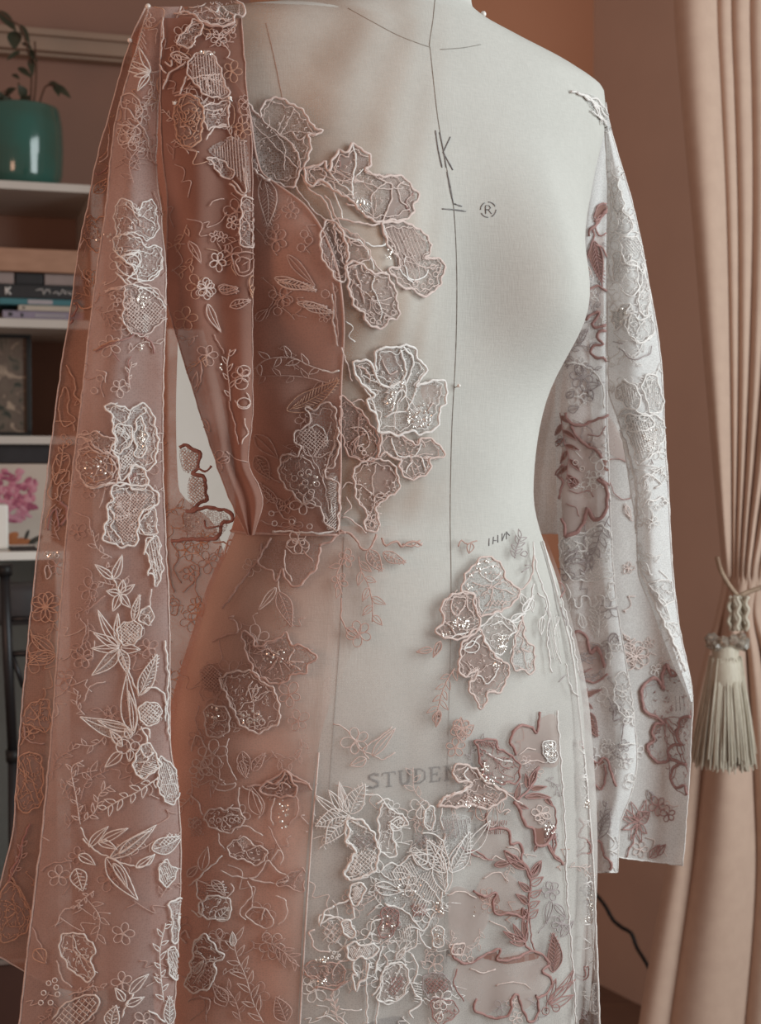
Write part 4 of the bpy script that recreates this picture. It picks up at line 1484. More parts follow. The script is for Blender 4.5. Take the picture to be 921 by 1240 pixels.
# shoulder lace of the bodice
SH = 'sl_drape+bodice+form'
motif('c2', SH, bodice, 'neck_applique', '''F b b 2.8 230,60 330,62 420,40 500,25 590,12 680,8 745,15 790,60 800,95 770,112 742,110 735,140 700,162 640,165 570,160 530,135 480,100 420,98 330,100;
o w 1.8 560,60 620,90 650,60 690,80; o b 2 640,90 680,110 700,90 740,105; o b 1.8 430,60 500,70 560,40; o b 1.6 620,120 680,130 720,120; R b 10 600,40 640,35; o r 2.6 530,140 600,168 700,164 740,140''', .003)
motif('c2', SH, bodice, 'net_applique', '''F b b 2.2 430,200 480,130 530,150 540,190 520,230 490,250 470,300 410,300 380,270 400,240; F b b 2.2 480,350 530,342 600,335 630,400 655,460 680,520 705,590 650,620 560,600 520,560 470,505 450,420;
H b 3.2 1.5 480,350 600,335 655,460 700,590 560,600 470,505; o b 2.4 450,505 520,480 580,475 650,462; o b 2.4 520,485 600,500 672,518; L b - 50 0 345,345 462,372; L b - 40 0 375,345 410,405; o b 2.6 300,560 330,470 400,420 440,390; o b 2.2 310,390 350,420 345,380; o b 2.4 400,600 420,540 450,480; Q 10 60,14 560,338; o b 2.2 290,60 300,200 285,330 282,420 320,460''', .0024)
motif('c2', SH, bodice, 'rose_applique', '''F s c 2.4 395,640 440,600 500,610 530,650 540,740 530,830 500,900 450,920 410,880 380,800 375,700;
o c 2 420,660 480,650 510,700 505,800 470,860 430,840; o c 1.8 400,700 430,720 420,780 450,810; o c 1.8 460,680 490,720 480,770; o b 1.6 410,790 460,790 470,840; R c 12 450,705 490,690 440,860; F b b 2 545,660 640,650 705,635 700,760 690,790 600,800 560,810; o b 2.4 550,870 600,800 690,780; o b 2.2 540,690 620,690 660,680; Q 4 20,20 375,650; o r 2.4 375,600 430,595 500,600''', .0026)
motif('c3', SH, bodice, 'net_applique', '''F b b 2.2 750,380 805,368 812,450 815,630 790,642 760,640 735,590 745,500; F b b 2.0 550,150 600,145 680,190 712,240 690,265 620,240 590,190; f b 560,100 700,30 770,60 790,200 790,340 720,250 660,180;
H b 3.4 1.5 560,110 700,30 770,60 790,330 720,250 660,170; o b 2.4 680,290 700,300 740,345 775,352; o b 2.2 700,270 770,340 760,200; W r - 34 4 .5 590,580; W r - 34 4 1.2 640,590; W b - 58 5 .2 612,722; W b - 52 5 .9 545,868; L r - 40 0 460,612 518,735; c r 1.6 700,690 740,670 790,670 810,700 800,780 760,800 720,790; c r 1.6 715,720 760,700 790,720 780,770 740,780; W b - 40 5 0 700,505; o r 1.6 560,410 600,380 650,370 ; L r r 40 1 620,880 730,870; L c - 30 0 800,800 800,900''', .0018)
motif('c4', 'sl_drape', sl, 'leaf_sprig', '''W b - 48 5 .2 262,40; L b - 36 0 270,110 335,240; L r - 44 1 320,30 420,50; L r - 40 1 380,120 470,90; L c - 30 1 490,10 475,80; S b - 44 16 6 380,560 375,480 365,400 380,320; R b 26 440,420 430,480 440,570; o b 1.8 400,560 440,590 465,560 450,520; o r 1.8 370,560 400,660 420,760; W r - 40 5 .7 430,440; o r 1.6 300,250 330,300 350,340; L r - 30 0 250,640 290,700; Q 4 10,20 335,400; o b 1.8 440,640 455,700 430,760; o r 1.8 240,360 250,440 225,520; L b - 26 0 215,500 230,420''', .0012)
motif('c4', BF, bodice, 'leaf_sprig', '''W r - 50 4 .3 620,80; L b r 40 1 600,5 780,45; L b r 30 1 690,100 830,120; L r - 36 0 500,185 555,130; R r 20 640,95 600,140 820,60; o b 2.6 850,60 860,140 858,200 880,300; o r 1.6 560,120 590,60 580,20; W r - 30 5 0 815,165''', .0012)

# ------------------------------------------------------------------ left sleeve, front layer
SF = 'sl_front'
motif('c6', SF, sl, 'flower_applique', '''F w w 2.6 400,165 450,150 510,165 550,188 600,150 645,145 665,180 690,230 705,290 715,340 712,420 700,520 640,560 600,535 560,540 530,590 480,620 470,560 480,500 440,440 455,365 440,290 430,210;
F b b 2.2 240,360 300,330 350,325 400,350 455,365 435,430 400,455 360,440 330,400 310,370; F s w 2.4 455,290 500,270 545,290 560,340 555,400 510,420 490,460 435,435 455,365;
F w w 2.4 600,215 625,260 640,290 650,360 640,450 600,490 575,460 580,400 565,350 580,290; Q 34 22,60 622,370; X w 3 585,330 645,330 645,440 600,485 580,440; o w 2.2 550,190 530,240 500,270; o w 2 620,170 645,200 610,220; f w 590,330 645,310 648,430 600,470''', .002, 'white outlined butterfly shaped flower on the sleeve')
motif('c6', SF, sl, 'rose_applique', '''F s b 2.4 235,500 250,440 320,420 360,450 430,460 480,500 480,560 470,630 400,650 330,670 270,630 240,560;
o c 2.2 260,470 320,450 400,470 440,530 420,600 350,630 290,600; o c 2 300,490 350,480 400,520 390,580 340,600; o c 1.8 330,520 370,520 365,560; o w 2.6 270,640 330,668 400,650 460,633 530,642; o c 1.8 250,600 290,640 330,620; Q 16 70,60 340,545; o b 2 430,480 460,540 430,610; X w 3 480,480 560,425 578,490 550,540 500,570 482,560; F w w 2.6 540,560 570,535 600,540 640,560 660,610 650,660 600,690 560,680 545,640 540,590; R p 9 548,600 578,590 560,620''', .002)
motif('c6', SF, sl, 'net_applique', '''F w w 3.0 460,655 430,690 440,740 405,800 415,860 390,920 390,990 430,1010 500,1030 580,1020 595,960 600,870 640,800 705,780 712,700 650,660 540,655;
f w 450,700 640,690 690,740 620,840 590,980 510,1010 440,900; o w 2.2 420,780 450,860 430,900 470,960 510,1020; o w 2.4 600,870 610,950 690,960 655,1020 640,1085; o b 2 405,930 430,1000; X b 3 450,700 690,700 640,790 600,860 580,1000 500,1010 450,860; F w w 2 610,880 680,800 710,840 705,950 630,955''', .002)
motif('a3', SF, sl, 'leaf_sprig', '''L w - 30 0 405,420 438,332; L w - 26 0 405,418 342,366; o w 2 405,418 425,450 432,470; L w - 26 0 432,470 442,420; L w - 26 0 432,470 484,438; L w - 28 0 435,475 470,522; L w - 30 0 430,475 405,535; L w - 26 0 428,470 382,462; L w w 26 1 480,568 503,474; o w 1.6 535,520 545,455; F w w 2 510,530 530,515 548,540 540,585 515,580 500,560''', .0018)
motif('a3', SF, sl, 'flower_applique', '''F w w 2.2 420,610 440,580 475,568 500,580 510,610 500,640 470,655 435,650; X w 3.2 420,610 440,580 475,568 500,580 510,610 500,640 470,655 435,650; X w 3.2 470,620 500,600 508,640 475,655;
L w - 32 0 430,660 352,530; L w - 26 0 432,655 424,540; L w - 32 0 428,665 336,612; L w - 28 0 428,668 328,668; L w w 46 0 430,672 330,765; L w w 38 1 432,672 460,762; L w - 34 0 435,665 505,672; o w 2.4 440,700 465,755 490,810 500,840; L w w 50 1 503,835 562,690; L w - 56 0 478,975 458,755; L w - 24 0 480,965 462,820; L w w 60 0 478,972 290,914; L w - 26 0 470,960 350,925; F w w 2.2 498,905 510,870 540,858 572,880 575,915 555,940 515,940; X w 3.2 498,905 510,870 540,858 572,880 575,915 555,940 515,940; o w 2.4 505,840 540,806 580,825 592,870 590,930; o w 2.4 505,950 530,990 525,1010; L w - 30 0 440,1010 398,965; o w 2.6 590,640 600,760 598,900 604,1000''', .0018, 'white embroidered spray of leaves on the sleeve')
motif('a3', SF, sl, 'lace_motif', '''F w w 2.2 525,280 540,265 565,270 575,330 580,400 562,445 545,400 530,410 540,370 525,330; H w 3 1.4 530,280 570,275 578,400 560,440 545,380; o b 1.5 290,720 330,700 340,640; o r 1.5 290,560 310,600 290,680; W r - 40 6 .2 300,700; o b 1.4 300,860 330,800 380,790; o r 1.6 270,180 320,200 330,260; o r 1.5 380,480 300,540''', .0016)
motif('a4', SF, sl, 'flower_applique', '''R w 16 487,68; L w - 30 0 470,40 450,5; L w - 26 0 440,70 395,10; L w - 34 0 440,90 378,145; L w - 26 0 470,80 465,125; R w 26 445,70; F w w 2.6 480,130 500,80 525,55 555,90 572,140 540,172 500,182; H w 2.4 .3 490,150 560,110 570,150 530,176 500,180; o w 2.6 505,80 530,110 550,90; o w 2.4 500,10 530,5 540,40; F w w 2.2 570,110 605,130 640,190 645,230 622,275 590,265 568,220; H w 2.2 1.3 575,120 605,140 640,200 620,270 590,260 570,200''', .0018)
motif('a4', SF, sl, 'leaf_sprig', '''S w - 40 16 10 570,180 500,230 430,265 370,300; S b - 34 12 8 300,340 345,300 360,240 400,210; S b - 30 10 8 290,350 275,250 260,150 300,120; o w 1.6 290,360 330,430''', .0018)
motif('a4', SF, sl, 'leaf_sprig', '''L w w 46 0 400,470 560,352; L w - 20 0 430,455 540,372; L w w 60 0 545,440 650,392; X w 3.4 560,430 600,380 640,378 640,400 600,430; L w - 62 0 385,470 496,622; L w - 26 0 410,490 460,580; L w - 28 0 322,430 392,358; L w - 28 0 365,410 462,364; L w - 26 0 355,412 424,440; L w - 32 0 285,460 345,496; o w 2.2 300,400 340,440 400,470 480,500 540,490 552,455; L w - 24 0 490,505 550,460; F w w 2 575,560 570,500 590,475 610,500 635,515 610,560 590,575; H w 2.4 1.2 575,560 572,505 605,490 630,515 600,570''', .0018, 'branch of large white outlined leaves low on the sleeve')
motif('a4', SF, sl, 'flower_applique', '''F s w 2.2 215,790 225,750 270,738 320,760 345,800 330,850 345,880 330,912 290,900 240,850; o b 1.8 270,740 265,800 300,830 330,850; o b 2 205,840 225,900 262,935; o b 1.6 230,800 280,810 340,880; L c - 50 0 130,800 165,850; o r 1.6 120,720 150,790 170,850; o r 1.4 300,520 280,560 240,540; L w - 60 1 275,510 300,590; S b - 22 8 6 340,590 300,620 265,655; o r 1.6 150,520 190,490 260,480; o b 1.4 200,720 230,660 300,640''', .0016)
motif('a4', SF, sl, 'net_applique', '''F w w 2.6 605,640 625,620 652,615 648,670 640,700 628,780 612,770 615,720; F w w 2.4 600,810 625,790 642,850 630,912 610,890 598,850; H w 2.4 1.2 602,810 628,795 640,850 625,905 605,880; S w - 34 12 10 585,990 575,900 572,800 592,705; L w w 40 1 605,1070 605,965; o w 2.2 530,1020 560,1035 590,1060; R w 9 160,955 178,920 200,910 205,935 150,990 185,990 210,960''', .0018)
motif('a4', SF, sl, 'lattice_applique', '''o w 2.4 190,1050 230,1000 290,970 350,965 357,1000 320,1052 270,1080; X w 6 190,1070 230,1005 290,975 350,968 350,1000 310,1060 250,1080; o w 2.2 440,1045 452,1000 480,960; L w - 32 0 465,958 532,888; L w - 28 0 452,1000 516,970; L w - 28 0 446,985 415,938; L w w 52 1 400,1080 420,1000; o r 2.6 110,1196 178,1176; o b 1.6 250,960 300,950 340,930''', .0018)
motif('c3', SF, sl, 'flower_applique', '''F b w 1.8 50,470 60,400 100,380 140,400 170,440 200,390 240,380 262,430 277,500 265,570 220,610 180,580 110,570 60,580; F b w 1.8 45,620 60,580 110,570 150,590 190,610 205,640 290,650 296,750 250,810 170,830 130,750 80,700 50,680;
o w 2 45,640 90,715 165,752 168,712 130,685 80,695; o w 2 100,825 150,790 160,760; o w 2 100,825 160,860 230,870 280,910; o b 1.6 100,400 150,460 180,530; o b 1.5 90,470 140,500 150,550; Q 6 20,30 30,600; R w 12 178,885; o r 1.8 190,10 225,60 240,140 290,210; o r 1.8 250,330 290,440 320,530''', .0016)
motif('a2', SF, sl, 'flower_applique', '''F b b 2 385,220 420,205 450,212 445,270 440,310 450,330 480,370 510,375 570,335 603,290 580,240 540,200 490,190 ; X b 3.2 440,250 500,230 590,270 570,330 500,365 450,320; Q 24 28,28 508,252; o w 2 420,150 460,190 500,200 560,235 600,285; o w 2 470,160 500,110 490,80 420,100; o w 2 420,110 440,150 520,180 570,150 575,100; f s 505,300 560,290 570,330 530,375 500,360; H w 2.4 .8 505,300 535,290 530,370 505,365; o w 2.2 430,310 460,350 470,370; R b 8 410,240 430,250 420,265; o c 3 340,430 380,408 430,390; o p 2.4 350,432 400,405 450,388 495,368 540,400 555,440; o p 1.6 470,450 460,480 465,560; o p 1.4 410,440 430,470 ; Q 5 20,14 500,420; S b - 24 8 4 465,570 460,520 470,470; o b 1.6 350,500 385,510 380,545; R b 12 365,530 345,575''', .0016)
motif('c2', SF, sl, 'leaf_sprig', '''L w - 34 0 212,450 60,372; L w - 34 0 210,455 48,432; L w - 30 0 205,460 120,478; L w - 36 0 205,465 138,572; L w - 30 0 212,448 150,290; o b 2.2 215,450 280,440 330,455; c b 1.8 40,620 60,585 110,590 150,640 165,700 120,740 90,690 50,670; o b 1.8 20,770 70,780 110,800 150,770 160,730; c b 1.6 20,880 60,900 110,850 150,830 120,790 60,780; o b 1.8 130,740 160,790 190,850 200,915; c c 1.8 180,60 230,40 300,70 280,140 210,180 150,150; o c 1.8 100,200 130,160 180,180; o c 2 60,330 90,270 110,240; H b 3 1.1 150,190 190,180 200,330 140,300; L c - 40 0 285,470 260,580; o b 2.2 270,470 300,560 340,480 380,520; c b 1.8 330,500 370,490 385,530 350,550''', .0016)

# ------------------------------------------------------------------ left sleeve, back layer
SB = 'sl_back'
motif('c5', SB, sl, 'scalloped_applique', '''f r 135,85 215,100 210,175 150,180; f r 185,195 240,220 245,300 185,330 165,250; f r 150,355 240,350 300,345 345,385 300,460 170,450;
o p 5 130,75 160,65 185,85 220,95 215,130 210,170 185,190 225,195 245,230 245,275 250,300 210,325 185,345; o p 5 165,350 240,335 300,340 340,350 362,385 335,402 315,402 300,460 270,472 220,470 100,478; o p 3 210,170 240,178 268,155; X b 3 135,85 215,100 210,175 150,180; X b 3 185,195 240,220 245,300 185,330 165,250; o p 2.4 240,385 250,420 300,410; Q 8 50,30 200,400; o r 2 280,480 330,490 390,540 340,560 300,540 310,500; c r 1.8 340,480 380,490 395,540 330,555''', .0016, 'plum edged scallops showing against the bright gap', True)
motif('c5', SB, sl, 'lace_motif', '''o r 2 100,480 130,540 110,600 140,660; o r 1.8 80,520 90,620 110,700; o r 1.8 180,560 220,600 200,680 230,740; o r 2 300,580 350,620 340,680 260,760; o b 1.6 150,540 200,530 240,560; W r - 40 5 0 180,620; o r 1.8 130,610 180,590 200,640 150,700; o p 2.4 350,630 310,690 230,800; o p 2.4 500,500 440,590 400,660; c r 1.6 100,720 130,740 120,800 90,780''', .0014)
motif('a2', SB, sl, 'lace_motif', '''o c 2.4 240,480 260,520 275,560 270,590 295,620; c c 2 210,640 230,560 250,600 245,650 275,680 230,700; o c 2 200,680 260,690 270,720; c c 2 190,860 210,800 250,810 240,870 200,910; R c 10 230,740 250,760; o b 1.8 275,110 300,160 330,180; o c 3.4 245,270 275,255 300,280 340,270; c p 2.4 245,270 262,255 275,275 262,305 248,300; o p 3 245,340 262,318; S c - 30 12 6 200,900 220,840 230,760; c c 1.8 300,140 340,150 330,200; o b 1.6 285,60 300,30 340,20''', .0014)
motif('a1', SB, sl, 'lace_motif', '''F s c 2.2 295,800 320,775 345,785 385,780 400,830 400,900 350,905 300,860; Q 12 35,40 375,840; c c 2 340,590 370,585 390,600 380,625 345,620; o p 2.6 335,610 350,625 375,610 390,600; L c s 40 1 335,690 390,640; c c 1.8 350,480 390,440 385,540 350,560; o c 1.8 380,420 410,330 430,260; R c 10 395,380 400,410; o b 2 345,580 385,560 390,480 ; o c 1.8 420,230 450,160 480,100''', .0014)
motif('a3', SB, sl, 'lace_motif', '''c c 2.4 175,95 200,45 250,30 245,70 215,80 205,130 175,120; o p 4 220,140 240,165 245,190 220,225; o p 3 175,245 180,190 200,170 215,230; o c 2 160,240 175,180 200,150; o w 2 160,335 168,320 175,340; R w 8 188,330 205,335; Q 14 30,12 190,330; c b 1.6 160,390 175,370 185,400 170,420; W c - 60 9 .2 165,520; L c s 40 0 200,690 95,690; L c s 40 0 200,695 100,725; L c s 30 0 195,680 110,620; o c 2 110,600 130,660 180,690; F s c 2 80,930 100,880 150,850 180,870 180,960 140,960; o c 2 150,860 140,920 170,980; o c 2 110,880 150,930; o r 2 85,940 100,1000 160,1010''', .0014)
motif('a4', SB, sl, 'lace_motif', '''F s c 2.2 60,200 70,120 100,90 150,120 150,270 110,300 70,300; o c 2 75,150 120,200 140,270; o c 2 80,250 120,230; o c 2 100,110 120,180; o p 3 110,350 85,400 70,460 40,530 25,570; S r - 30 12 6 40,540 75,470 80,410; o c 3.4 35,530 70,590 100,640 120,700; c c 1.8 20,660 60,640 90,700 40,720; o c 2 60,90 90,40 150,10; F s c 2 0,600 50,560 90,620 110,700 60,760 0,760''', .0014)
# ------------------------------------------------------------------ skirt lace
SKR = 'skirt_rose+skirt_pale'
SKP = 'skirt_pale+skirt_rose'
motif('a6', SKR, skirt, 'flower_applique', '''o r 3.4 190,780 185,810 178,840 200,865 225,870 237,905 260,860 265,890 290,920 320,915 350,880 370,860 380,820 382,790; f r 195,770 375,780 378,820 350,880 310,915 265,890 235,870 190,830; o b 2 270,800 265,850 290,905; o r 2 330,800 360,840; W b - 38 5 .3 312,772; c b 1.6 270,790 300,760 340,770 345,800 310,815; o r 3.6 380,785 420,770 440,745 470,740; R b 8 300,770 325,775''', .002)
motif('a6', 'skirt_pale+form', skirt, 'leaf_sprig', '''o r 3 450,735 480,740 500,760 522,790 545,800 560,775 572,745; L r r 44 1 545,798 592,872; L r r 36 1 595,808 672,842; o r 3 590,757 605,782 640,770 655,785 690,770 725,782; o r 2.4 660,778 690,785 720,768''', .002)
motif('a7', 'skirt_pale+form+skirt_rose', skirt, 'leaf_sprig', '''S r - 44 20 7 598,88 605,130 625,170 640,230 640,290; S r - 34 16 4 560,60 545,110 530,150 548,205; W r - 42 5 .5 600,325; W r - 30 5 0 560,95; W r - 26 4 .4 540,165; L r - 26 0 560,310 600,340; o r 2 545,215 548,290 575,320''', .0018)
motif('a7', SKR, skirt, 'leaf_sprig', '''L r r 46 1 352,198 392,305; L b - 22 0 345,185 290,255; o b 1.6 350,140 355,200; o r 3.4 330,30 290,100 240,165 180,250''', .0018)
motif('a7', SKR, skirt, 'flower_applique', '''F r r 3.0 240,330 272,330 278,365 300,360 340,345 375,325 395,360 430,365 460,388 467,410 445,420 430,450 390,455 370,480 330,478 300,465 275,445; f s 280,380 340,360 380,380 380,440 320,450 285,430; o b 2 380,340 400,370 385,410 420,440; o b 2 385,410 430,415; o r 2.6 150,350 185,335 225,320 222,290 200,278 215,270; Q 14 40,28 340,400; o p 2.4 440,420 467,408; W r - 40 5 .2 385,515; o b 1.6 285,385 320,375 355,390''', .002)
motif('a7', SKR, skirt, 'flower_applique', '''F r b 2.8 262,440 310,480 340,500 352,545 357,590 330,615 290,632 250,620 225,590 205,545 185,500 178,460; o r 3 265,442 310,478 340,500; Q 26 40,24 265,588; o b 2 250,520 260,500 300,490; R b 10 245,575 262,595 285,580 300,600 235,598; F r b 2.2 130,560 150,545 190,560 205,590 190,635 155,650 128,620; Q 14 25,18 152,572; f r 110,440 150,420 180,450 170,500 125,500; X r 3 110,440 150,420 180,450 170,500 125,500; o b 2 170,450 190,500 225,590; o r 1.8 110,550 100,600 115,640''', .002)
motif('a7', SKR, skirt, 'leaf_sprig', '''L r r 40 1 238,690 248,775; L r - 30 1 270,750 310,695; o b 1.8 85,690 100,640 130,680 120,730 150,760 190,790; W b - 40 5 .4 115,745; W b - 44 5 1 150,700; o b 1.8 200,650 190,700 220,780; o r 3 250,800 300,790 340,770 370,750 400,765 440,790 460,815; f r 290,800 370,755 440,795 440,815 300,818; S r - 24 9 5 150,820 170,770 165,700''', .0018)
motif('a8', SKR, skirt, 'flower_applique', '''F r b 2.4 160,240 170,210 200,190 235,200 260,188 295,200 317,230 300,262 270,282 240,290 200,275 175,255; R b 9 190,240 215,240 240,235 265,240 285,235; o b 2.2 105,140 135,170 155,220; o b 2 300,110 290,150 297,190; o b 2.2 305,105 340,120 370,150 387,190 370,235; o b 1.8 215,290 220,330 240,360; X r 3 100,230 150,230 160,300 110,310; W b - 26 5 0 120,250; c b 1.6 130,20 160,5 180,50 150,60; c b 1.6 190,80 230,100 280,90 260,120 210,120; L r - 34 1 300,5 320,70''', .0018)
motif('a8', SKR, skirt, 'flower_applique', '''F r r 3 390,140 380,110 410,85 450,92 482,40 500,75 525,105 515,140 470,150 430,140; o r 3 500,75 540,90 575,95; o b 1.8 400,110 440,110 470,90 500,110; Q 26 22,62 472,212; o b 2 440,150 420,220 430,260; o r 2 520,140 530,200 490,260; L r - 60 0 380,220 340,100; o r 2 410,260 440,320 470,380''', .0018)
motif('a8', SKR, skirt, 'rose_applique', '''F s b 2.2 250,350 280,315 320,308 345,330 385,345 407,370 390,405 350,415 300,392 260,385; f q 285,320 320,310 342,332 325,350 295,345; f s 340,345 390,350 400,385 350,405; o b 2.2 330,470 370,455 410,400 430,420 450,440 490,468 470,490; o b 2.2 330,470 380,482 430,490 490,478; o b 2 330,470 270,462 220,440; o b 2 330,480 345,540 295,600 322,635; c b 2 320,610 350,585 410,600 432,650 392,668 345,640; o b 2 400,590 380,640; o b 2 440,540 480,560 482,620 450,660; o b 2 420,400 450,360 470,380 460,420; F r r 1.8 440,490 500,450 550,430 550,520 500,510; o b 2 300,260 340,270 390,300; L b s 30 0 95,465 140,420; o w 2 115,490 160,445 230,380; L b - 40 0 150,440 175,345; L b s 34 0 190,480 240,540''', .002)
motif('a8', SKR, skirt, 'net_applique', '''F b w 2.4 150,560 190,540 240,545 262,570 262,610 232,638 195,632 150,622 140,590; o w 2.2 130,480 135,540 155,580 147,622 110,600; o b 2 100,500 140,480 190,500 232,480; f r 140,490 230,485 265,540 190,535 145,550; H w 3 .1 160,495 240,490 260,530 160,530; o b 2 240,550 270,520 260,490; L w w 50 1 205,635 255,585''', .002)
motif('a8', SKR, skirt, 'net_applique', '''F r w 2.6 130,710 165,695 190,720 212,760 240,772 200,812 205,850 180,900 140,922 100,915 85,890 100,860 112,800 120,740; X r 4 115,800 195,810 195,870 150,905 110,890; L w t 24 0 122,850 158,795; o b 2.4 105,710 85,680 70,705 90,730; o b 2 130,745 180,750 205,765; o b 2.2 120,780 160,790 200,790; R b 8 190,820 195,840; o r 2 100,960 140,940 180,960 170,1010; c r 1.8 210,900 250,930 240,980 200,960''', .002)
motif('a8', SKR, skirt, 'leaf_sprig', '''S b - 66 18 12 392,1045 350,960 320,860 285,780 270,700; L w t 26 0 270,740 268,682; S r - 50 16 8 380,715 440,740 480,770 520,800; L r r 70 1 480,1040 440,940; o r 2 540,830 500,800 470,760; L r - 40 1 250,960 190,890; S r - 44 14 6 300,1040 280,960 240,900''', .0018)

# pale front layer: the white group
motif('a8', SKP, skirt, 'flower_applique', '''L w t 36 0 722,205 690,85; L w w 74 1 735,212 795,95; L w w 72 1 725,220 596,262; L w w 70 1 720,230 636,335; L w - 34 0 700,205 648,118; L w - 30 0 690,212 590,135; o w 2.6 728,215 750,245 800,275; H w 2.4 1.2 690,150 720,160 725,200 700,195; o w 3 725,225 716,290 722,345''', .0024, 'bright white embroidered blossom at the skirt front')
motif('b5', SKP, skirt, 'flower_applique', '''F w w 3.4 105,335 108,380 100,402 128,435 118,455 95,500 110,525 140,515 168,508 190,480 195,430 180,380 150,345; X k 5 120,385 190,385 190,425 130,425; X w 3.6 110,440 185,430 180,490 120,515 100,500; o w 3.4 100,402 130,436 118,456 95,502 112,526 165,510; o w 2.4 190,290 220,270 230,280; F b w 2.6 205,290 235,308 270,320 285,350 250,365 230,350 250,420 240,455 205,440 195,380; L w - 30 1 240,370 282,330; o w 2.2 225,345 260,330 285,345; o w 2.2 150,260 200,265 225,300''', .0024)
motif('b5', SKP, skirt, 'leaf_sprig', '''W b - 46 5 .6 130,95; o b 1.8 60,40 100,60 140,110 170,150; o b 1.8 150,120 190,90 240,50; L b - 26 0 180,140 250,55; o b 1.8 155,125 210,150 250,130; L b - 30 0 160,150 110,170; L r r 26 1 375,40 382,0; W r - 34 5 .3 455,60; W r - 30 5 .9 435,115; L r - 30 0 450,90 452,20; L r - 30 0 455,80 492,45''', .0018)
motif('b5', SKP, skirt, 'flower_applique', '''F b p 3.0 495,97 520,88 555,92 570,120 610,140 632,180 625,220 600,226 540,216 515,180 505,130; f r 500,97 555,95 570,118 520,118; H p 2.4 1.0 500,97 555,95 570,118 520,115; Q 16 45,14 570,215; o w 2 525,130 570,150 610,160; Q 22 16,30 520,190; f s 530,140 600,150 615,210 550,205''', .0026)
motif('b5', SKP, skirt, 'flower_applique', '''F r b 3.4 425,180 450,165 480,172 500,186 525,215 562,240 592,255 560,292 520,302 470,292 430,302 400,292 378,298 388,280 420,262 476,236 478,222 450,220 428,202; f s 440,180 480,180 500,200 540,240 480,285 420,285 480,230; o w 3.2 378,298 388,280 420,262 476,236 478,222; o w 2.4 470,175 460,200 475,215; H b 3 .4 430,280 540,250 560,290 440,300; o b 2.4 500,186 540,220 600,260 640,290; R b 9 450,285 475,275 500,290 525,280; Q 20 60,20 480,285; X r 3.4 450,260 570,250 560,300 460,300''', .0026)
motif('b5', SKP, skirt, 'tulip_applique', '''F w w 2.4 350,300 335,330 350,366 372,340 362,300; L w w 30 0 325,335 330,292; L w w 60 1 405,560 395,400; L w w 60 1 405,500 345,400; L w w 56 1 420,500 478,375; o w 2.6 405,380 395,440 410,500 405,570; o w 2.4 350,400 380,440 405,492; o w 2.4 475,375 440,430 415,492; o w 2 400,290 390,330 400,370; L w - 40 0 345,470 300,440; L w w 46 1 370,480 305,450; o w 2 330,380 360,380 400,400; f w 390,330 480,330 470,400 420,470 380,430; H k 5 1.4 395,330 480,330 470,400 400,400; X k 5 310,380 350,380 350,420 310,420; L w - 40 0 470,440 540,340; L r - 36 0 520,340 500,280; L b - 34 0 545,360 555,290''', .0024)
motif('b5', SKP, skirt, 'net_applique', '''f w 200,490 255,470 310,440 350,480 395,560 385,640 320,680 240,660 212,570; o w 2.2 200,500 230,470 262,480 290,450 320,440; o w 2 395,560 390,610 360,640 340,680 300,670 270,690; H w 3 1.1 215,500 300,460 330,520 260,560; H w 3 2.0 270,530 360,490 390,560 320,640; X p 4 205,610 260,610 270,670 220,680; L w - 40 0 185,540 270,560; L w - 36 0 200,500 180,450; o w 2 250,560 300,560 360,600; o w 2 220,600 280,620 330,680; L w w 44 1 240,500 300,510; W w - 34 5 .4 290,540; o w 1.8 190,490 230,520 280,520; Q 20 60,50 290,560; o w 2 330,520 370,560 400,620''', .0024)
motif('b5', SKP, skirt, 'satin_applique', '''F w w 3 115,545 135,530 155,540 150,575 135,600 115,595 105,570; H w 2 .8 115,545 150,540 148,580 118,595; H w 2 2.3 115,545 150,540 148,580 118,595; f t 118,550 145,545 140,585 120,585; F w w 3 85,655 105,648 122,670 128,695 100,698 85,680; f t 92,660 115,665 118,690 95,690; H w 2 .5 85,655 122,660 128,695 90,690; F w w 3 100,730 130,715 150,728 185,720 190,750 165,770 150,760 120,775 105,760; f t 110,735 145,730 180,730 165,762 120,765; H w 2 1.1 105,735 185,725 165,768 115,770; o w 3.4 125,775 120,800 135,820 120,815 130,870 138,840 160,825 168,780; o w 2.6 60,600 100,590 120,575; o w 2.6 18,668 30,625 60,602; o w 2.4 15,665 50,640 82,640 92,660; o w 2.6 115,597 125,640 90,655''', .0026, 'dense white satin stitched patches')
motif('c7', SKP, skirt, 'lattice_applique', '''o w 2.4 120,190 115,140 150,125 210,135 235,165; X b 6.5 125,190 160,150 235,170 270,230 210,290 150,260; o b 2.2 75,250 60,225 95,205; o b 2.2 60,225 90,270 80,300 130,325 180,330; o r 2.8 30,440 60,470 110,475; o r 3 100,525 150,530 200,540 240,520 275,490; Q 16 40,20 130,370; Q 10 30,15 130,490; F r r 1.8 30,410 90,380 170,385 230,400 270,430 240,510 180,520 110,480 60,460; R w 8 200,335 215,365 230,350 190,360; o b 2 190,480 200,420 250,380 300,380; o w 1.8 100,700 160,690 230,720; o w 1.6 230,650 300,655 355,650; S b - 40 8 6 215,690 205,620 180,570; L b - 20 0 215,690 260,735''', .0022)
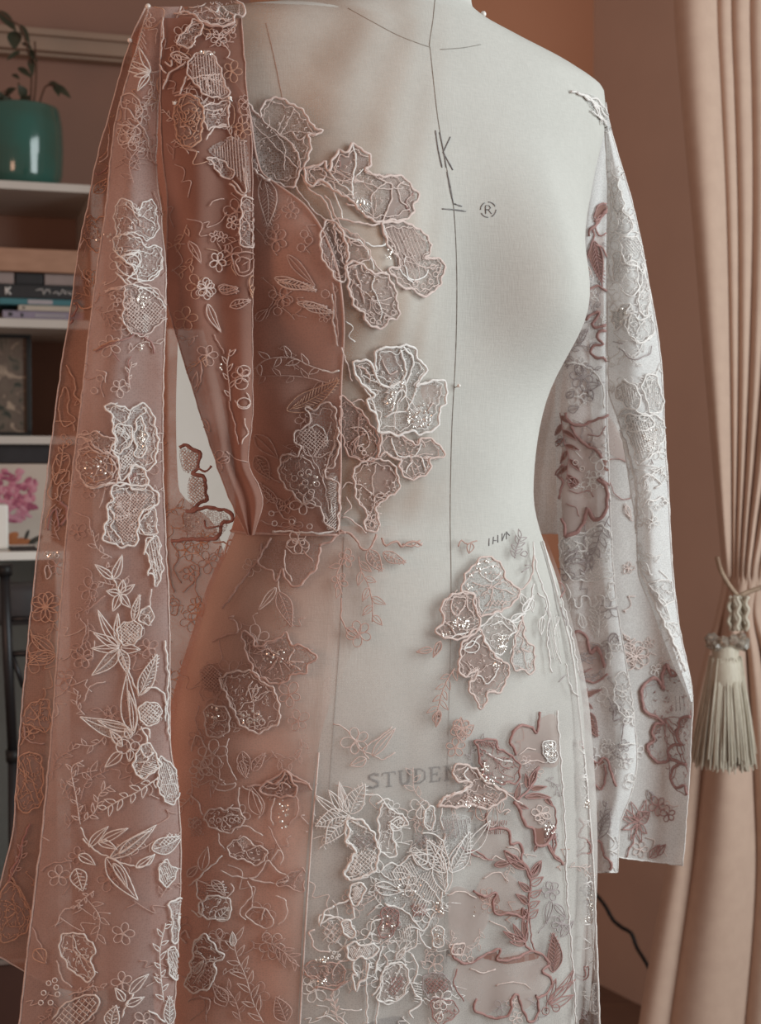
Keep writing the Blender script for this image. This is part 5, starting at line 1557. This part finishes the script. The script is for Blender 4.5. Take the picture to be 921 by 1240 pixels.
motif('c7', SKP, skirt, 'flower_applique', '''o w 2 385,330 380,450 385,600 384,737; o w 2.4 470,300 440,380 430,450; o w 2.6 430,737 440,640 465,490; o w 2.4 410,575 440,540 470,440 490,410 540,395 605,405; F b w 2.2 490,410 540,392 605,408 612,480 598,560 540,600 480,610 440,600 450,520; X p 4 510,470 590,460 580,540 530,580 500,560; o w 2 440,600 490,620 560,600 610,545; o w 2.2 630,345 655,380 662,440 640,500 610,500; o w 2 560,360 600,330 640,310 660,270 665,200; L w - 36 0 545,375 600,300; o b 2 470,340 500,390 480,420; o w 2 670,210 700,290 740,310; F r p 1.6 470,90 540,90 560,170 500,250 450,240 455,160; Q 16 40,60 500,190; H w 2.6 1.4 560,210 630,160 640,260 570,280; o w 1.8 400,220 420,160 480,140; o w 2 330,270 370,260 400,220''', .0022)
motif('c7', SKP, skirt, 'net_applique', '''F w w 2.2 745,215 780,185 815,220 812,280 790,305 760,300 745,260; H w 2.4 .4 750,220 812,230 805,290 760,295; Q 16 25,45 780,245; F b s 1.6 690,470 760,450 830,470 850,540 800,590 720,580; X p 3.6 700,470 830,480 840,550 720,570; H w 3 .2 630,500 690,495 700,600 640,620; o w 2.4 630,500 645,560 690,600 660,640 620,660 640,700; F r p 1.6 750,600 850,600 880,680 800,730 750,690; W w - 60 6 .2 800,600; o w 1.8 700,590 760,610 800,640; F b b 2.6 850,320 870,285 905,280 921,300 905,345 870,355; L w - 44 1 770,720 800,660; X p 3.4 620,60 720,60 720,130 640,140; W w - 70 6 .3 700,100; o w 2 480,60 560,90 600,60; Q 14 30,40 785,90; f s 760,60 810,60 820,130 770,140''', .0022)
# pale front layer: plum and rust group at the right
motif('c8', SKP, skirt, 'contour_applique', '''f s 385,100 430,88 475,98 498,128 505,60 590,20 620,100 620,300 520,310 400,280 382,240 355,185; f s 400,250 520,240 530,330 400,350; o p 4 380,250 370,215 352,180 360,135 385,97 430,85 472,95 498,128 506,60 518,10; o b 1.6 400,250 440,210 490,220; o b 1.6 410,300 470,280 540,290; F w w 1.8 530,190 580,165 605,200 600,280 550,280 530,240; H w 2 .7 530,190 580,170 605,210 595,275 545,275; H w 2 2.3 530,190 580,170 605,210 595,275 545,275; Q 24 35,45 565,225''', .002)
motif('c8', SKP, skirt, 'rust_leaf_sprig', '''o p 3.4 385,497 420,470 460,430 490,370 512,312; L p u 34 0 455,432 508,312; L p u 26 0 442,432 432,350; L p u 26 0 460,436 552,424; L p u 30 0 428,482 578,486; L p u 26 0 378,500 400,402; L p u 24 0 540,490 585,535; L p u 20 0 390,520 450,548; o p 1.6 430,480 520,475 570,485''', .002)
motif('c8', SKP, skirt, 'rust_tipped_applique', '''f s 370,510 430,490 545,490 590,540 605,600 600,650 480,660 440,640 410,590 400,540; f u 440,640 480,655 545,655 600,650 575,705 552,746 512,756 488,730 478,662; o p 4.4 370,510 400,540 410,590 440,640 478,662 490,730 512,756 550,746 575,700 600,650; o p 2.4 600,650 605,600 590,540 560,495; W b - 52 6 .3 520,575; R b 14 520,620 540,590 500,600; Q 20 35,40 570,660; X p 3 545,650 600,640 570,720 535,700; o p 3.4 565,752 590,790 600,812 625,830 645,862; o p 3 602,700 600,760 590,800; L p u 16 0 495,752 482,786''', .002)
motif('c8', SKP, skirt, 'contour_applique', '''f s 235,590 330,660 352,700 400,745 412,840 300,850 200,800 180,690; o p 2.6 215,570 220,620 222,660; o p 4 225,668 290,650 330,662 350,690 355,740 385,738 405,748 418,790 410,840 440,870 470,920; o p 2.4 110,780 160,780 200,810 250,835; H p 2.6 1.7 240,620 330,600 335,640 250,660; H p 2.4 1.6 220,665 300,655 300,690 225,700; o b 2 290,570 320,555 350,560 320,580; L b - 40 0 300,500 290,570; o b 1.6 330,760 390,770 400,820; L p u 34 0 260,860 370,840; L p u 30 0 320,785 390,850; L p u 34 0 470,915 520,835''', .002)
motif('b5', SKP, skirt, 'rust_leaf_sprig', '''o p 3 585,435 620,450 650,490 665,530 660,600 657,660 650,720 672,745; L p u 20 0 650,490 590,450; L p u 22 0 665,520 700,465; L p u 20 0 662,560 628,530; L p u 20 0 660,600 620,568; L p - 22 0 665,540 706,515; L p - 20 0 664,575 700,555; L p - 20 0 662,610 695,590; L p - 20 0 660,640 690,615; L p u 18 0 657,650 640,610; L p u 18 0 648,715 582,682; L p u 18 0 650,718 612,660; L p u 16 0 652,722 602,715; L p u 18 0 652,715 640,640; o p 2 665,640 668,700 678,742''', .002)
motif('b5', SKP, skirt, 'contour_applique', '''f u 500,565 530,575 562,562 575,590 560,610 600,622 650,615 645,640 600,636 556,632 548,600 510,582; f s 500,570 540,500 620,520 640,620 560,625; o p 3.4 490,560 530,575 562,564 552,600 562,632 600,626 642,640 655,615; o b 1.8 500,450 540,465 560,450 600,470; o p 2.4 440,420 480,440 530,460; o b 1.6 520,520 570,500 600,530; o b 1.6 540,650 600,680 620,720; f s 420,560 480,560 540,640 460,760 420,720; o b 2 410,570 450,560 500,580; Q 6 30,20 490,620''', .0018)
motif('b5', SKP, skirt, 'contour_applique', '''f s 440,790 520,760 570,760 660,745 725,785 730,830 690,890 640,930 600,900 520,940 440,850; f u 520,765 560,742 575,765 640,755 700,752 690,768 600,785 555,775; o p 3.6 425,735 430,765 460,782 500,772 540,748 575,738 565,770 620,768 660,745 700,755 726,785 700,805 732,830 722,868 690,892 682,880 692,930 665,965 645,935 625,882 608,895 602,940 570,952 520,942 492,925 500,892; o b 2 425,740 415,725 440,720; o b 1.8 480,800 520,810 560,800; o b 1.6 560,850 620,840 670,860; o p 2.2 440,800 430,850 460,900; R b 10 445,745 460,765 480,770''', .002)
motif('b5', SKP, skirt, 'leaf_sprig', '''L p u 46 1 735,810 735,688; L p - 24 0 725,905 800,800; L p - 22 0 722,910 805,832; L p - 24 0 720,900 745,830; L p - 26 0 730,915 800,880; o p 1.6 715,930 725,890 770,850; W k - 30 6 .2 730,560; W k - 28 6 .8 760,660; L k - 20 0 730,590 715,660; L k - 20 0 740,600 775,640; R p 12 712,930 745,920; o k 1.2 690,690 720,650 750,640 790,690; L k - 22 0 760,700 800,650; o p 3 720,410 735,450 765,470; o p 2.6 740,380 735,430''', .0018)

# hip applique
HP = 'skirt_pale+form'
motif('b6', HP, skirt, 'flower_applique', '''F w b 3.0 270,410 285,350 310,315 345,275 380,265 420,275 445,310 460,350 490,385 512,405 520,430 480,470 440,500 410,500 350,520 330,450 320,425; o w 2 345,330 370,350 400,370 440,330; o w 2 320,330 360,320 400,300 430,310; X b 3.4 390,455 460,440 470,470 395,480; o b 2.6 510,405 545,390 570,345 580,260; Q 12 40,30 370,310; o w 2 340,440 360,500; H b 2.6 1.5 325,430 345,430 350,500 335,510; Q 10 15,40 305,380''', .0026)
motif('b6', HP, skirt, 'flower_applique', '''F r b 3.2 225,425 265,418 320,425 330,470 345,530 352,562 310,590 270,612 225,618 185,605 165,585 178,560 195,545 185,500 190,470 210,445; c b 2 240,440 228,490 252,512 280,480 285,440; o b 2 200,540 230,570 250,600; Q 34 42,30 262,552; o w 2.2 165,585 190,600 230,605 300,585; o b 2 290,430 300,480 330,520; Q 8 25,12 200,590''', .0028)
motif('b6', HP, skirt, 'flower_applique', '''F r b 3.2 350,580 310,600 275,640 262,700 265,750 285,780 330,745 342,760 320,790 305,800 310,840 330,870 345,905 360,905 382,870 386,842 430,840 460,800 470,740 450,710 410,690 380,640 360,600; f s 285,640 350,600 400,690 440,730 420,800 340,850 330,745 280,760; o w 2 275,660 310,650 330,620 355,600; o w 2 330,775 360,775 375,805 405,785 430,740; c w 1.8 285,650 320,625 350,640 330,670 295,675; o w 2.2 355,585 390,650 430,700''', .0028, 'pink net petals at the hip of the skirt')
motif('b6', HP, skirt, 'flower_applique', '''F b w 2.2 350,580 380,540 410,505 450,520 490,545 500,580 470,620 450,660 430,690 390,650; Q 34 26,36 445,635; Q 10 25,10 420,725; F w b 2.8 525,520 535,560 545,620 577,655 583,720 565,768 540,752 500,750 485,690 500,620 515,560; o w 2.2 490,545 500,600 480,680; o w 2 400,560 440,540 480,580; o w 2.8 470,545 520,520 560,460 580,380; L w w 34 0 480,540 545,505; L w w 30 0 530,500 580,430; L w - 30 0 540,470 520,420; L w - 30 0 560,440 575,500''', .0026)
motif('b6', 'skirt_pale+form', skirt, 'leaf_sprig', '''L r - 26 0 150,660 82,672; L r r 28 0 185,625 152,695; S r - 50 18 8 245,740 215,790 190,850 172,920; L r r 24 1 180,920 165,992; o r 2 260,220 275,195 300,205 340,195; L r - 30 0 315,205 305,250; S s - 34 14 7 500,270 510,220 530,170; L s - 24 0 555,250 525,255; W r - 40 5 .5 270,995; o s 1.6 530,330 560,310 ; o s 1.4 545,300 570,300; o b 2 60,205 90,220 110,205''', .0018)

# ------------------------------------------------------------------ skirt side layer and its edge
fold_l = [(650, 650), (664, 700), (676, 800), (681, 900), (686, 1000), (693, 1100), (701, 1290)]
fold_r = [(656, 650), (674, 720), (692, 790), (703, 880), (711, 960), (718, 1050), (722, 1150), (727, 1290)]
panel('side_layer', fold_l, fold_r, 655, 1285, lambda u, y: 1.115 - .012 * u - .004 * math.sin(7 * u + y * .01), 'tulle_pale', skirt, nc=12, key='skirt_side', edge_mat='thread_white', er=.0009)
motif('c8', 'skirt_side', skirt, 'net_applique', '''F w w 2.4 650,180 690,200 730,160 745,235 785,245 788,310 758,368 720,385 768,380 790,440 788,500 735,535 680,600 650,620 645,480 650,330; o w 2.2 690,200 700,290 660,310; o w 2.2 660,420 690,470 670,540 720,520; X w 3.4 660,430 740,440 780,500 720,530 660,560; o p 2.6 745,600 762,650 745,700 775,720 803,755 800,792 750,800 732,850; f u 668,740 700,735 735,780 735,830 700,860 670,830; o p 2 670,760 720,780 740,860; Q 16 30,30 770,520; o b 2 680,880 740,890 800,860; o p 1.8 640,150 665,160 680,200''', .0016)
motif('b8', 'skirt_side', skirt, 'net_applique', '''F w w 2.4 195,380 240,355 265,400 268,480 240,520 200,490; Q 26 28,60 232,460; X p 4 150,340 200,330 205,400 155,410; o w 2.4 180,580 210,570 240,610 200,625; c p 2 190,720 215,745 232,720 230,690 218,690 222,730; F w w 2 240,860 250,790 270,760 290,840 270,880; L k - 30 1 200,850 230,900; o w 2 255,540 262,640 270,740''', .0016)
motif('c8', 'skirt_pale', skirt, 'hem_thread', 'o w 2.6 608,0 618,120 628,250 640,420 650,560 660,760 662,900', .002)
motif('b5', 'skirt_pale', skirt, 'hem_thread', 'o w 2.6 775,460 782,600 795,760 806,970', .002)
# upper hip strip of lace along the right side
motif('b6', 'skirt_pale+skirt_side', skirt, 'net_applique', '''o w 2.4 580,200 600,330 650,480 640,600 660,760; o w 2 600,420 640,460 620,540 ; o w 2 690,520 670,620 700,720; L w - 26 0 620,520 615,600; H w 3 1.4 640,480 690,520 700,720 650,700; o k 1.4 635,480 650,540 645,640; o w 2.4 700,440 740,580 775,760; o p 2 690,370 715,400 700,440; o k 1.5 700,480 725,560; o s 1.4 690,800 720,770; o w 2 720,720 745,830 780,860''', .0014)

# ------------------------------------------------------------------ right sleeve
SI, SO, SG = 'sr_inner', 'sr_fold', 'sr_back'
motif('b2', SI, sr, 'plum_leaf_sprig', '''f u 378,240 388,198 424,178 442,190 430,215 400,245; c p 2.4 375,245 385,200 422,177 444,192 432,222 400,250; o p 3 375,260 400,250 440,210; o p 3.6 440,200 395,265 360,300 350,330; o p 2.8 372,300 370,345 330,465; o p 2.4 440,215 400,240 382,280 388,315 412,326 446,308; L p u 66 1 372,352 416,548; o p 2 416,548 418,565; o p 2.4 378,365 420,390 445,440; f s 380,350 440,330 450,430 430,500; o b 1.6 330,500 350,470 370,520; R b 14 345,500 340,540''', .0016, 'dark plum leaf spray behind the form on the far sleeve')
motif('b2', SI, sr, 'contour_applique', '''f s 345,600 400,565 450,600 450,740 400,760 370,700 340,650; o p 3.4 340,602 360,575 400,562 440,585 455,605; o p 4 335,716 370,692 402,686 392,715 372,738 395,757 440,735 450,700; o p 4 445,768 408,775 395,800 418,832 380,842 362,868 385,895 420,893 440,925; f w 345,640 385,650 390,700 350,710; f w 350,745 395,760 390,800 340,810; L k - 30 1 300,830 350,760; W k - 62 6 .2 322,985; L k - 34 0 340,1030 410,1020; L k - 26 0 360,1040 375,1090; L k - 30 0 255,1080 285,1050; L k - 34 0 260,1140 305,1125; o w 2.4 255,920 330,930 410,1000 425,1130''', .0016)
motif('b3', SI, sr, 'contour_applique', '''f s 265,45 330,55 440,15 470,25 540,230 560,300 545,400 470,370 430,330 437,400 395,500 345,445 300,550 245,575 235,490 230,200; f u 330,130 390,158 410,205 440,222 472,190 470,235 435,272 412,225 390,180 350,160; o p 4 245,0 262,40 320,56 380,36 440,10 475,14; o p 4 270,60 300,112 340,150 390,170 412,212; o p 3 470,198 530,222 552,255 560,300 552,345 553,395 535,415 505,400 470,372 440,330 400,304; o p 5 396,305 428,335 438,400 430,460 392,500 370,488 345,445 332,505 300,550 245,576; o p 4 245,576 244,530 234,488; o p 1.6 260,360 310,370 350,360 380,390; L p u 50 1 285,300 270,350; o p 1.4 430,60 400,110 350,100; o p 1.4 480,270 500,310 540,340; o p 1.4 250,420 290,440 310,480; R b 12 290,230 320,260''', .0016, 'dark plum outlined petals on the far sleeve')
motif('b3', SI, sr, 'plum_leaf_sprig', '''S p u 70 20 9 226,0 238,80 245,140 262,200 252,310; o p 3.4 215,290 236,320 222,400; o p 3 205,290 225,250 240,240; o p 3.6 200,790 225,800 238,830 222,860; o p 3 232,910 245,990 258,970''', .0016)
motif('b3', SI, sr, 'leaf_sprig', '''S k - 56 22 10 445,480 410,560 385,640 345,700; W k - 40 4 .3 252,745; L k - 30 0 245,695 300,630; L k - 26 0 260,690 335,685; S k - 40 16 6 330,760 345,700 360,640; o w 2.2 280,860 295,900 315,900 320,855 350,850 370,900 395,880 395,850 425,850 430,905 470,895; o w 2 250,790 270,830 260,880; S w - 50 18 6 400,1040 405,960 380,900; L w - 34 0 330,1000 310,930; F w w 2 440,800 480,800 500,860 450,870; o k 1.6 340,480 330,640; F w w 1.8 230,590 320,560 420,520 470,640 460,760 300,780 240,720''', .0016)
motif('b3', SI, sr, 'contour_applique', '''f s 275,1090 290,1020 330,1030 355,1110 410,1130 430,1180 420,1228 300,1228; o p 4.2 270,1095 285,1022 322,1020 350,1060 358,1115 385,1090 410,1122 432,1172; o k 2 435,1165 450,1045 475,1020 490,1060; o p 2 290,1180 330,1200 370,1190; o w 2 440,1060 460,1110 450,1180; R w 16 470,1090 450,1130''', .0016)
motif('b4', SI, sr, 'contour_applique', '''f s 195,0 330,0 360,110 300,170 230,130; o p 4 275,0 290,45 320,10 340,60 355,108; o p 3 215,110 250,160 300,178 350,150 368,140; L p u 22 0 238,255 340,210; L p u 22 0 238,258 295,300; L p u 24 0 236,250 270,205; L p u 60 1 262,310 318,432; o k 1.8 370,250 400,320 398,355 436,348 432,450; o p 3.6 280,525 320,548 345,525 375,560 405,662; o p 3.4 352,560 358,620 335,672 295,650; f u 280,525 320,548 345,525 350,550 310,565; f s 300,560 350,570 340,660 300,640; o w 2 440,300 460,340 440,380; o w 2 420,470 480,460 520,470; S k - 40 16 5 330,880 350,800 370,730; L k - 60 1 320,900 380,780; o p 3.6 305,912 338,918 352,980 382,1012 372,1062; R w 20 470,620 500,620 460,650; f s 310,920 345,930 375,1010 360,1060 310,1060; W w - 46 5 .2 480,340; F w w 1.8 400,150 450,140 470,240 480,320 430,330 400,260''', .0016)
motif('b4', SG, sr, 'flower_applique', '''F w p 1.2 525,282 518,230 530,190 562,160 590,160 625,205 618,150 640,95 665,145 700,130 722,165 757,210 762,340 755,560 736,700 690,672 665,630 700,558 640,546 600,546 552,500 570,430 612,366 545,320; f w 525,282 518,230 590,160 640,95 700,130 757,210 762,340 700,400 612,366; f w 612,366 700,400 755,350 755,560 640,546 552,500; o p 4.4 628,370 600,342 545,320 525,282 518,230 530,190 565,160 592,160 610,180 626,206 618,150 640,94 665,145 700,130 722,162 757,212; o p 4 756,338 716,340 700,380 690,430 717,466 672,468 650,500 660,530 702,545 736,560; o p 4 630,370 588,368 570,410 578,450 550,468 556,510 600,546 642,545 656,510; o p 3.6 736,560 700,560 670,580 665,632 690,670 724,650 737,700; H k 5 1.5 670,230 740,230 740,310 680,310; o p 2 690,430 680,400 700,380; f u 690,430 700,380 716,345 745,345 715,400 705,450''', .0018, 'plum outlined white flower near the sleeve hem')
motif('b4', SG, sr, 'leaf_sprig', '''L p - 26 0 500,825 420,800; L p - 26 0 498,822 440,760; L p - 26 0 500,820 470,730; L p - 24 0 505,820 540,720; L p - 26 0 500,830 430,860; L p - 24 0 498,835 470,910; L p - 24 0 503,835 520,920; L p - 24 0 508,832 545,880; L p s 60 1 502,822 560,780; W p s 48 5 .3 600,750; W p - 40 5 .8 650,790; o k 1.6 545,680 570,690 575,720; L p - 40 1 560,990 610,930; L p - 30 0 600,980 640,930; o p 2 500,840 485,900 450,990; o b 1.6 660,760 700,750; W b - 36 5 0 640,760; c k 1.6 545,690 560,680 580,710 565,730''', .0016)
motif('b3', SG, sr, 'lace_motif', '''S b - 40 14 7 560,1180 550,1110 540,1040; W b - 70 7 .4 570,1130; o b 1.6 520,420 540,480 560,500; L b - 24 0 525,430 550,490; c p 1.2 440,230 530,225 560,300 545,400 470,370; f s 430,20 480,60 540,220 470,200 430,150; o p 3 690,1228 705,1180 720,1165 735,1190 770,1210; R b 14 590,1100''', .0014)
motif('b2', SO, sr, 'net_applique', '''F w w 2.2 462,90 480,60 500,110 520,220 545,260 552,310 520,322 485,310 495,240 470,200; F w w 2.2 505,350 540,330 575,340 592,390 605,450 600,500 560,470 520,440; F w w 2.2 470,440 485,402 512,420 520,460 545,440 570,470 582,560 560,602 520,600 500,560 475,520; F w w 2.2 600,460 622,560 632,640 615,702 590,682 575,640 590,560; H w 2.4 .9 515,350 570,345 590,420 540,430; H w 2.4 1.9 480,420 510,430 515,500 480,510; o w 2.4 445,300 470,310 485,305; o w 2.4 450,460 460,540 500,545; o w 2 455,100 460,200 455,290''', .0016)
motif('b2', SO, sr, 'net_applique', '''F w w 2.6 470,690 500,660 542,645 535,690 508,740 490,770 475,750; f t 478,690 535,655 525,700 490,745; H w 2 .6 470,690 540,650 520,720 485,760; o w 2.6 520,720 548,690 540,750 560,812 600,825 645,790; F w w 2 520,720 548,690 600,720 640,700 650,780 600,825 560,812; F w w 2.4 485,1065 510,1000 542,1010 582,1050 595,1105 560,1135 520,1115; F w w 2.4 600,1010 625,968 662,990 685,1050 690,1140 640,1150 610,1080; F w w 2.2 490,1160 540,1130 600,1150 640,1180 640,1228 500,1228; H w 2.4 1.4 500,1020 540,1020 580,1060 560,1120 510,1100; H w 2.4 1.6 610,1010 660,1000 680,1120 640,1140; o k 1.6 500,850 560,900 630,880 640,840; o k 1.2 470,820 520,830; L w - 40 0 450,1000 470,1060; Q 14 40,40 500,700''', .0016)
motif('b3', SO, sr, 'net_applique', '''F w w 2.2 530,20 600,10 690,30 700,120 640,200 590,240 560,150; H w 2.4 1.3 540,30 690,40 690,120 600,220 560,140; H w 2.4 .5 600,80 660,100 640,180 600,190; o w 2.4 590,330 620,280 650,300 690,330 660,350; S w - 40 14 5 700,250 650,280 600,330; o w 2.2 610,440 630,400 660,410 690,390 720,420; R w 12 640,420 670,440 700,420 720,410; W w - 34 4 .3 650,510; o w 2.4 590,690 620,740 650,750; F w w 2 640,790 700,775 740,800 740,870 700,900 680,860; L w - 30 1 600,690 640,750; o w 2 660,840 700,880 730,960; Q 12 40,60 640,130; f t 630,110 665,100 660,160 630,180; o k 1.3 640,215 650,240''', .0016)
motif('b3', SO, sr, 'hem_thread', 'o w 4 470,10 520,120 550,220 578,330 580,440 578,560 582,680 640,820 700,960 760,1100 800,1200', .0012)
motif('b3', SI, sr, 'hem_thread', 'o w 2.6 440,340 460,480 472,620 490,760 515,900 525,1060 535,1220', .0016)

# ------------------------------------------------------------------ small filler stitches between the motifs
def filler(key, parent, box, n, mats, seed, size=(14, 26), keep=None):
    r = random.Random(seed)
    M = Motif([key], .0010)
    k = 0
    tries = 0
    while k < n and tries < n * 12:
        tries += 1
        x, y = r.uniform(box[0], box[2]), r.uniform(box[1], box[3])
        h = CLOTH[key].ray_cast(CAMV, Vector(ray(x, y)).normalized())
        if h[0] is None: continue
        if keep and not keep(x, y): continue
        q = r.random()
        s = r.uniform(*size)
        mt = TM[r.choice(mats)]
        a = r.uniform(0, 6.28)
        if q < .35:
            M.sprig([(x, y), (x + s * math.cos(a), y + s * math.sin(a)), (x + 2 * s * math.cos(a + .4), y + 2 * s * math.sin(a + .4))], s * .55, s * .22, 5, mt, 1.1)
        elif q < .6:
            M.flower(x, y, s * .7, 5, a, mt, 1.1)
        else:
            pts = [(x + s * (i * .35) * math.cos(a) + s * .3 * math.sin(i * 2.1 + a), y + s * (i * .35) * math.sin(a) + s * .3 * math.cos(i * 1.7)) for i in range(7)]
            M.thread(pts, 1.2, mt)
        k += 1
    M.build('filler_stitches', parent)


filler('sl_front', sl, (60, 180, 215, 1240), 95, ['r', 'r', 'b'], 1)
filler('sl_back', sl, (15, 180, 260, 1150), 70, ['c', 'c', 'r'], 2)
filler('sl_drape', sl, (200, 130, 305, 600), 26, ['r', 'r', 'c'], 3)
filler('bodice', bodice, (306, 240, 410, 640), 14, ['r'], 4)
filler('skirt_rose', skirt, (215, 680, 370, 1240), 46, ['r', 'r', 'b'], 5)
filler('skirt_pale', skirt, (380, 970, 560, 1240), 80, ['w', 'w', 'b'], 6)
filler('skirt_pale', skirt, (560, 900, 690, 1240), 30, ['b', 'k', 'r'], 7, (10, 18))
filler('sr_inner', sr, (676, 240, 780, 1050), 60, ['w', 'w', 'k'], 8, (10, 20))
filler('sr_fold', sr, (735, 170, 830, 820), 60, ['w', 'w', 'w'], 9, (10, 20))
filler('sr_back', sr, (745, 640, 830, 1040), 12, ['b', 'w'], 10, (10, 18))
filler('skirt_side', skirt, (685, 760, 722, 1240), 20, ['w', 'k', 'p'], 11, (9, 15))

filler('sl_drape', sl, (196, 25, 300, 180), 26, ['b', 'c', 'r'], 12, (12, 22))
filler('sl_front', sl, (140, 10, 205, 200), 22, ['b', 'c', 'b'], 13, (12, 20))
filler('sl_back', sl, (205, 640, 275, 1000), 26, ['r', 'c', 'b'], 14, (14, 26))
# ------------------------------------------------------------------ dressmaker pins
def pin(x, y, keys, tip, label, r=3.4, Y=None):
    if Y is None:
        P, N = lay(keys.split('+'), [(x, y)], .004)
        p, n = P[0], N[0]
    else:
        p = at(x, y, Y)
    q = np.array(at(tip[0], tip[1], p[1] + .012))
    rt = empty('dressmaker_pin', p, label, 'pin', 'dressmaker pins')
    MB().ball(p, r * PXM * p[1], 12, 8).build('pin_head', MATS['pin_pearl'], rt, True)
    MB().tube([p, q], .0005, 6).build('pin_shaft', MATS['pin_metal'], rt, True)


pin(179, 8, '', (190, 16), 'pearl headed pin at the very top of the left shoulder', 3.6, .985)
pin(157, 49, '', (168, 56), 'pearl headed pin on the outer rim of the rose sleeve cap', 3.0, .985)
pin(214, 127, 'sl_drape+bodice', (222, 138), 'small pearl pin holding the lace below the shoulder seam', 2.4)
pin(279, 121, 'sl_drape+bodice+form', (286, 132), 'pearl pin at the inner corner of the shoulder net', 2.6)
pin(553, 467, 'form', (540, 474), 'pin in the waist rose beside the front seam', 2.4)
pin(585, 17, '', (580, 33), 'white headed pin stuck in the side of the neck', 3.6, 1.13)
pin(722, 130, '', (732, 140), 'pin at the far shoulder point beside the pale-tinted sleeve', 2.6, 1.185)

# gathered lace where the far sleeve is caught at the shoulder point
kn = Motif(['form', 'sr_fold'], .002, True)
for (pts, w) in (([(690, 110), (704, 116), (716, 122), (724, 130)], 3.0), ([(696, 112), (710, 119), (722, 128), (730, 142)], 3.4), ([(712, 120), (720, 130), (724, 140), (733, 150)], 3.2),
                 ([(716, 126), (722, 138), (730, 148), (736, 162)], 2.6), ([(706, 116), (718, 120), (728, 128), (734, 140)], 2.4), ([(714, 134), (722, 141), (728, 150)], 2.0)):
    kn.thread(pts, w, 'thread_white', wig=1.2)
kn.fill([(706, 114), (722, 118), (736, 140), (738, 160), (726, 146), (714, 130)], 'net_white')
kn.build('shoulder_gather', sr)
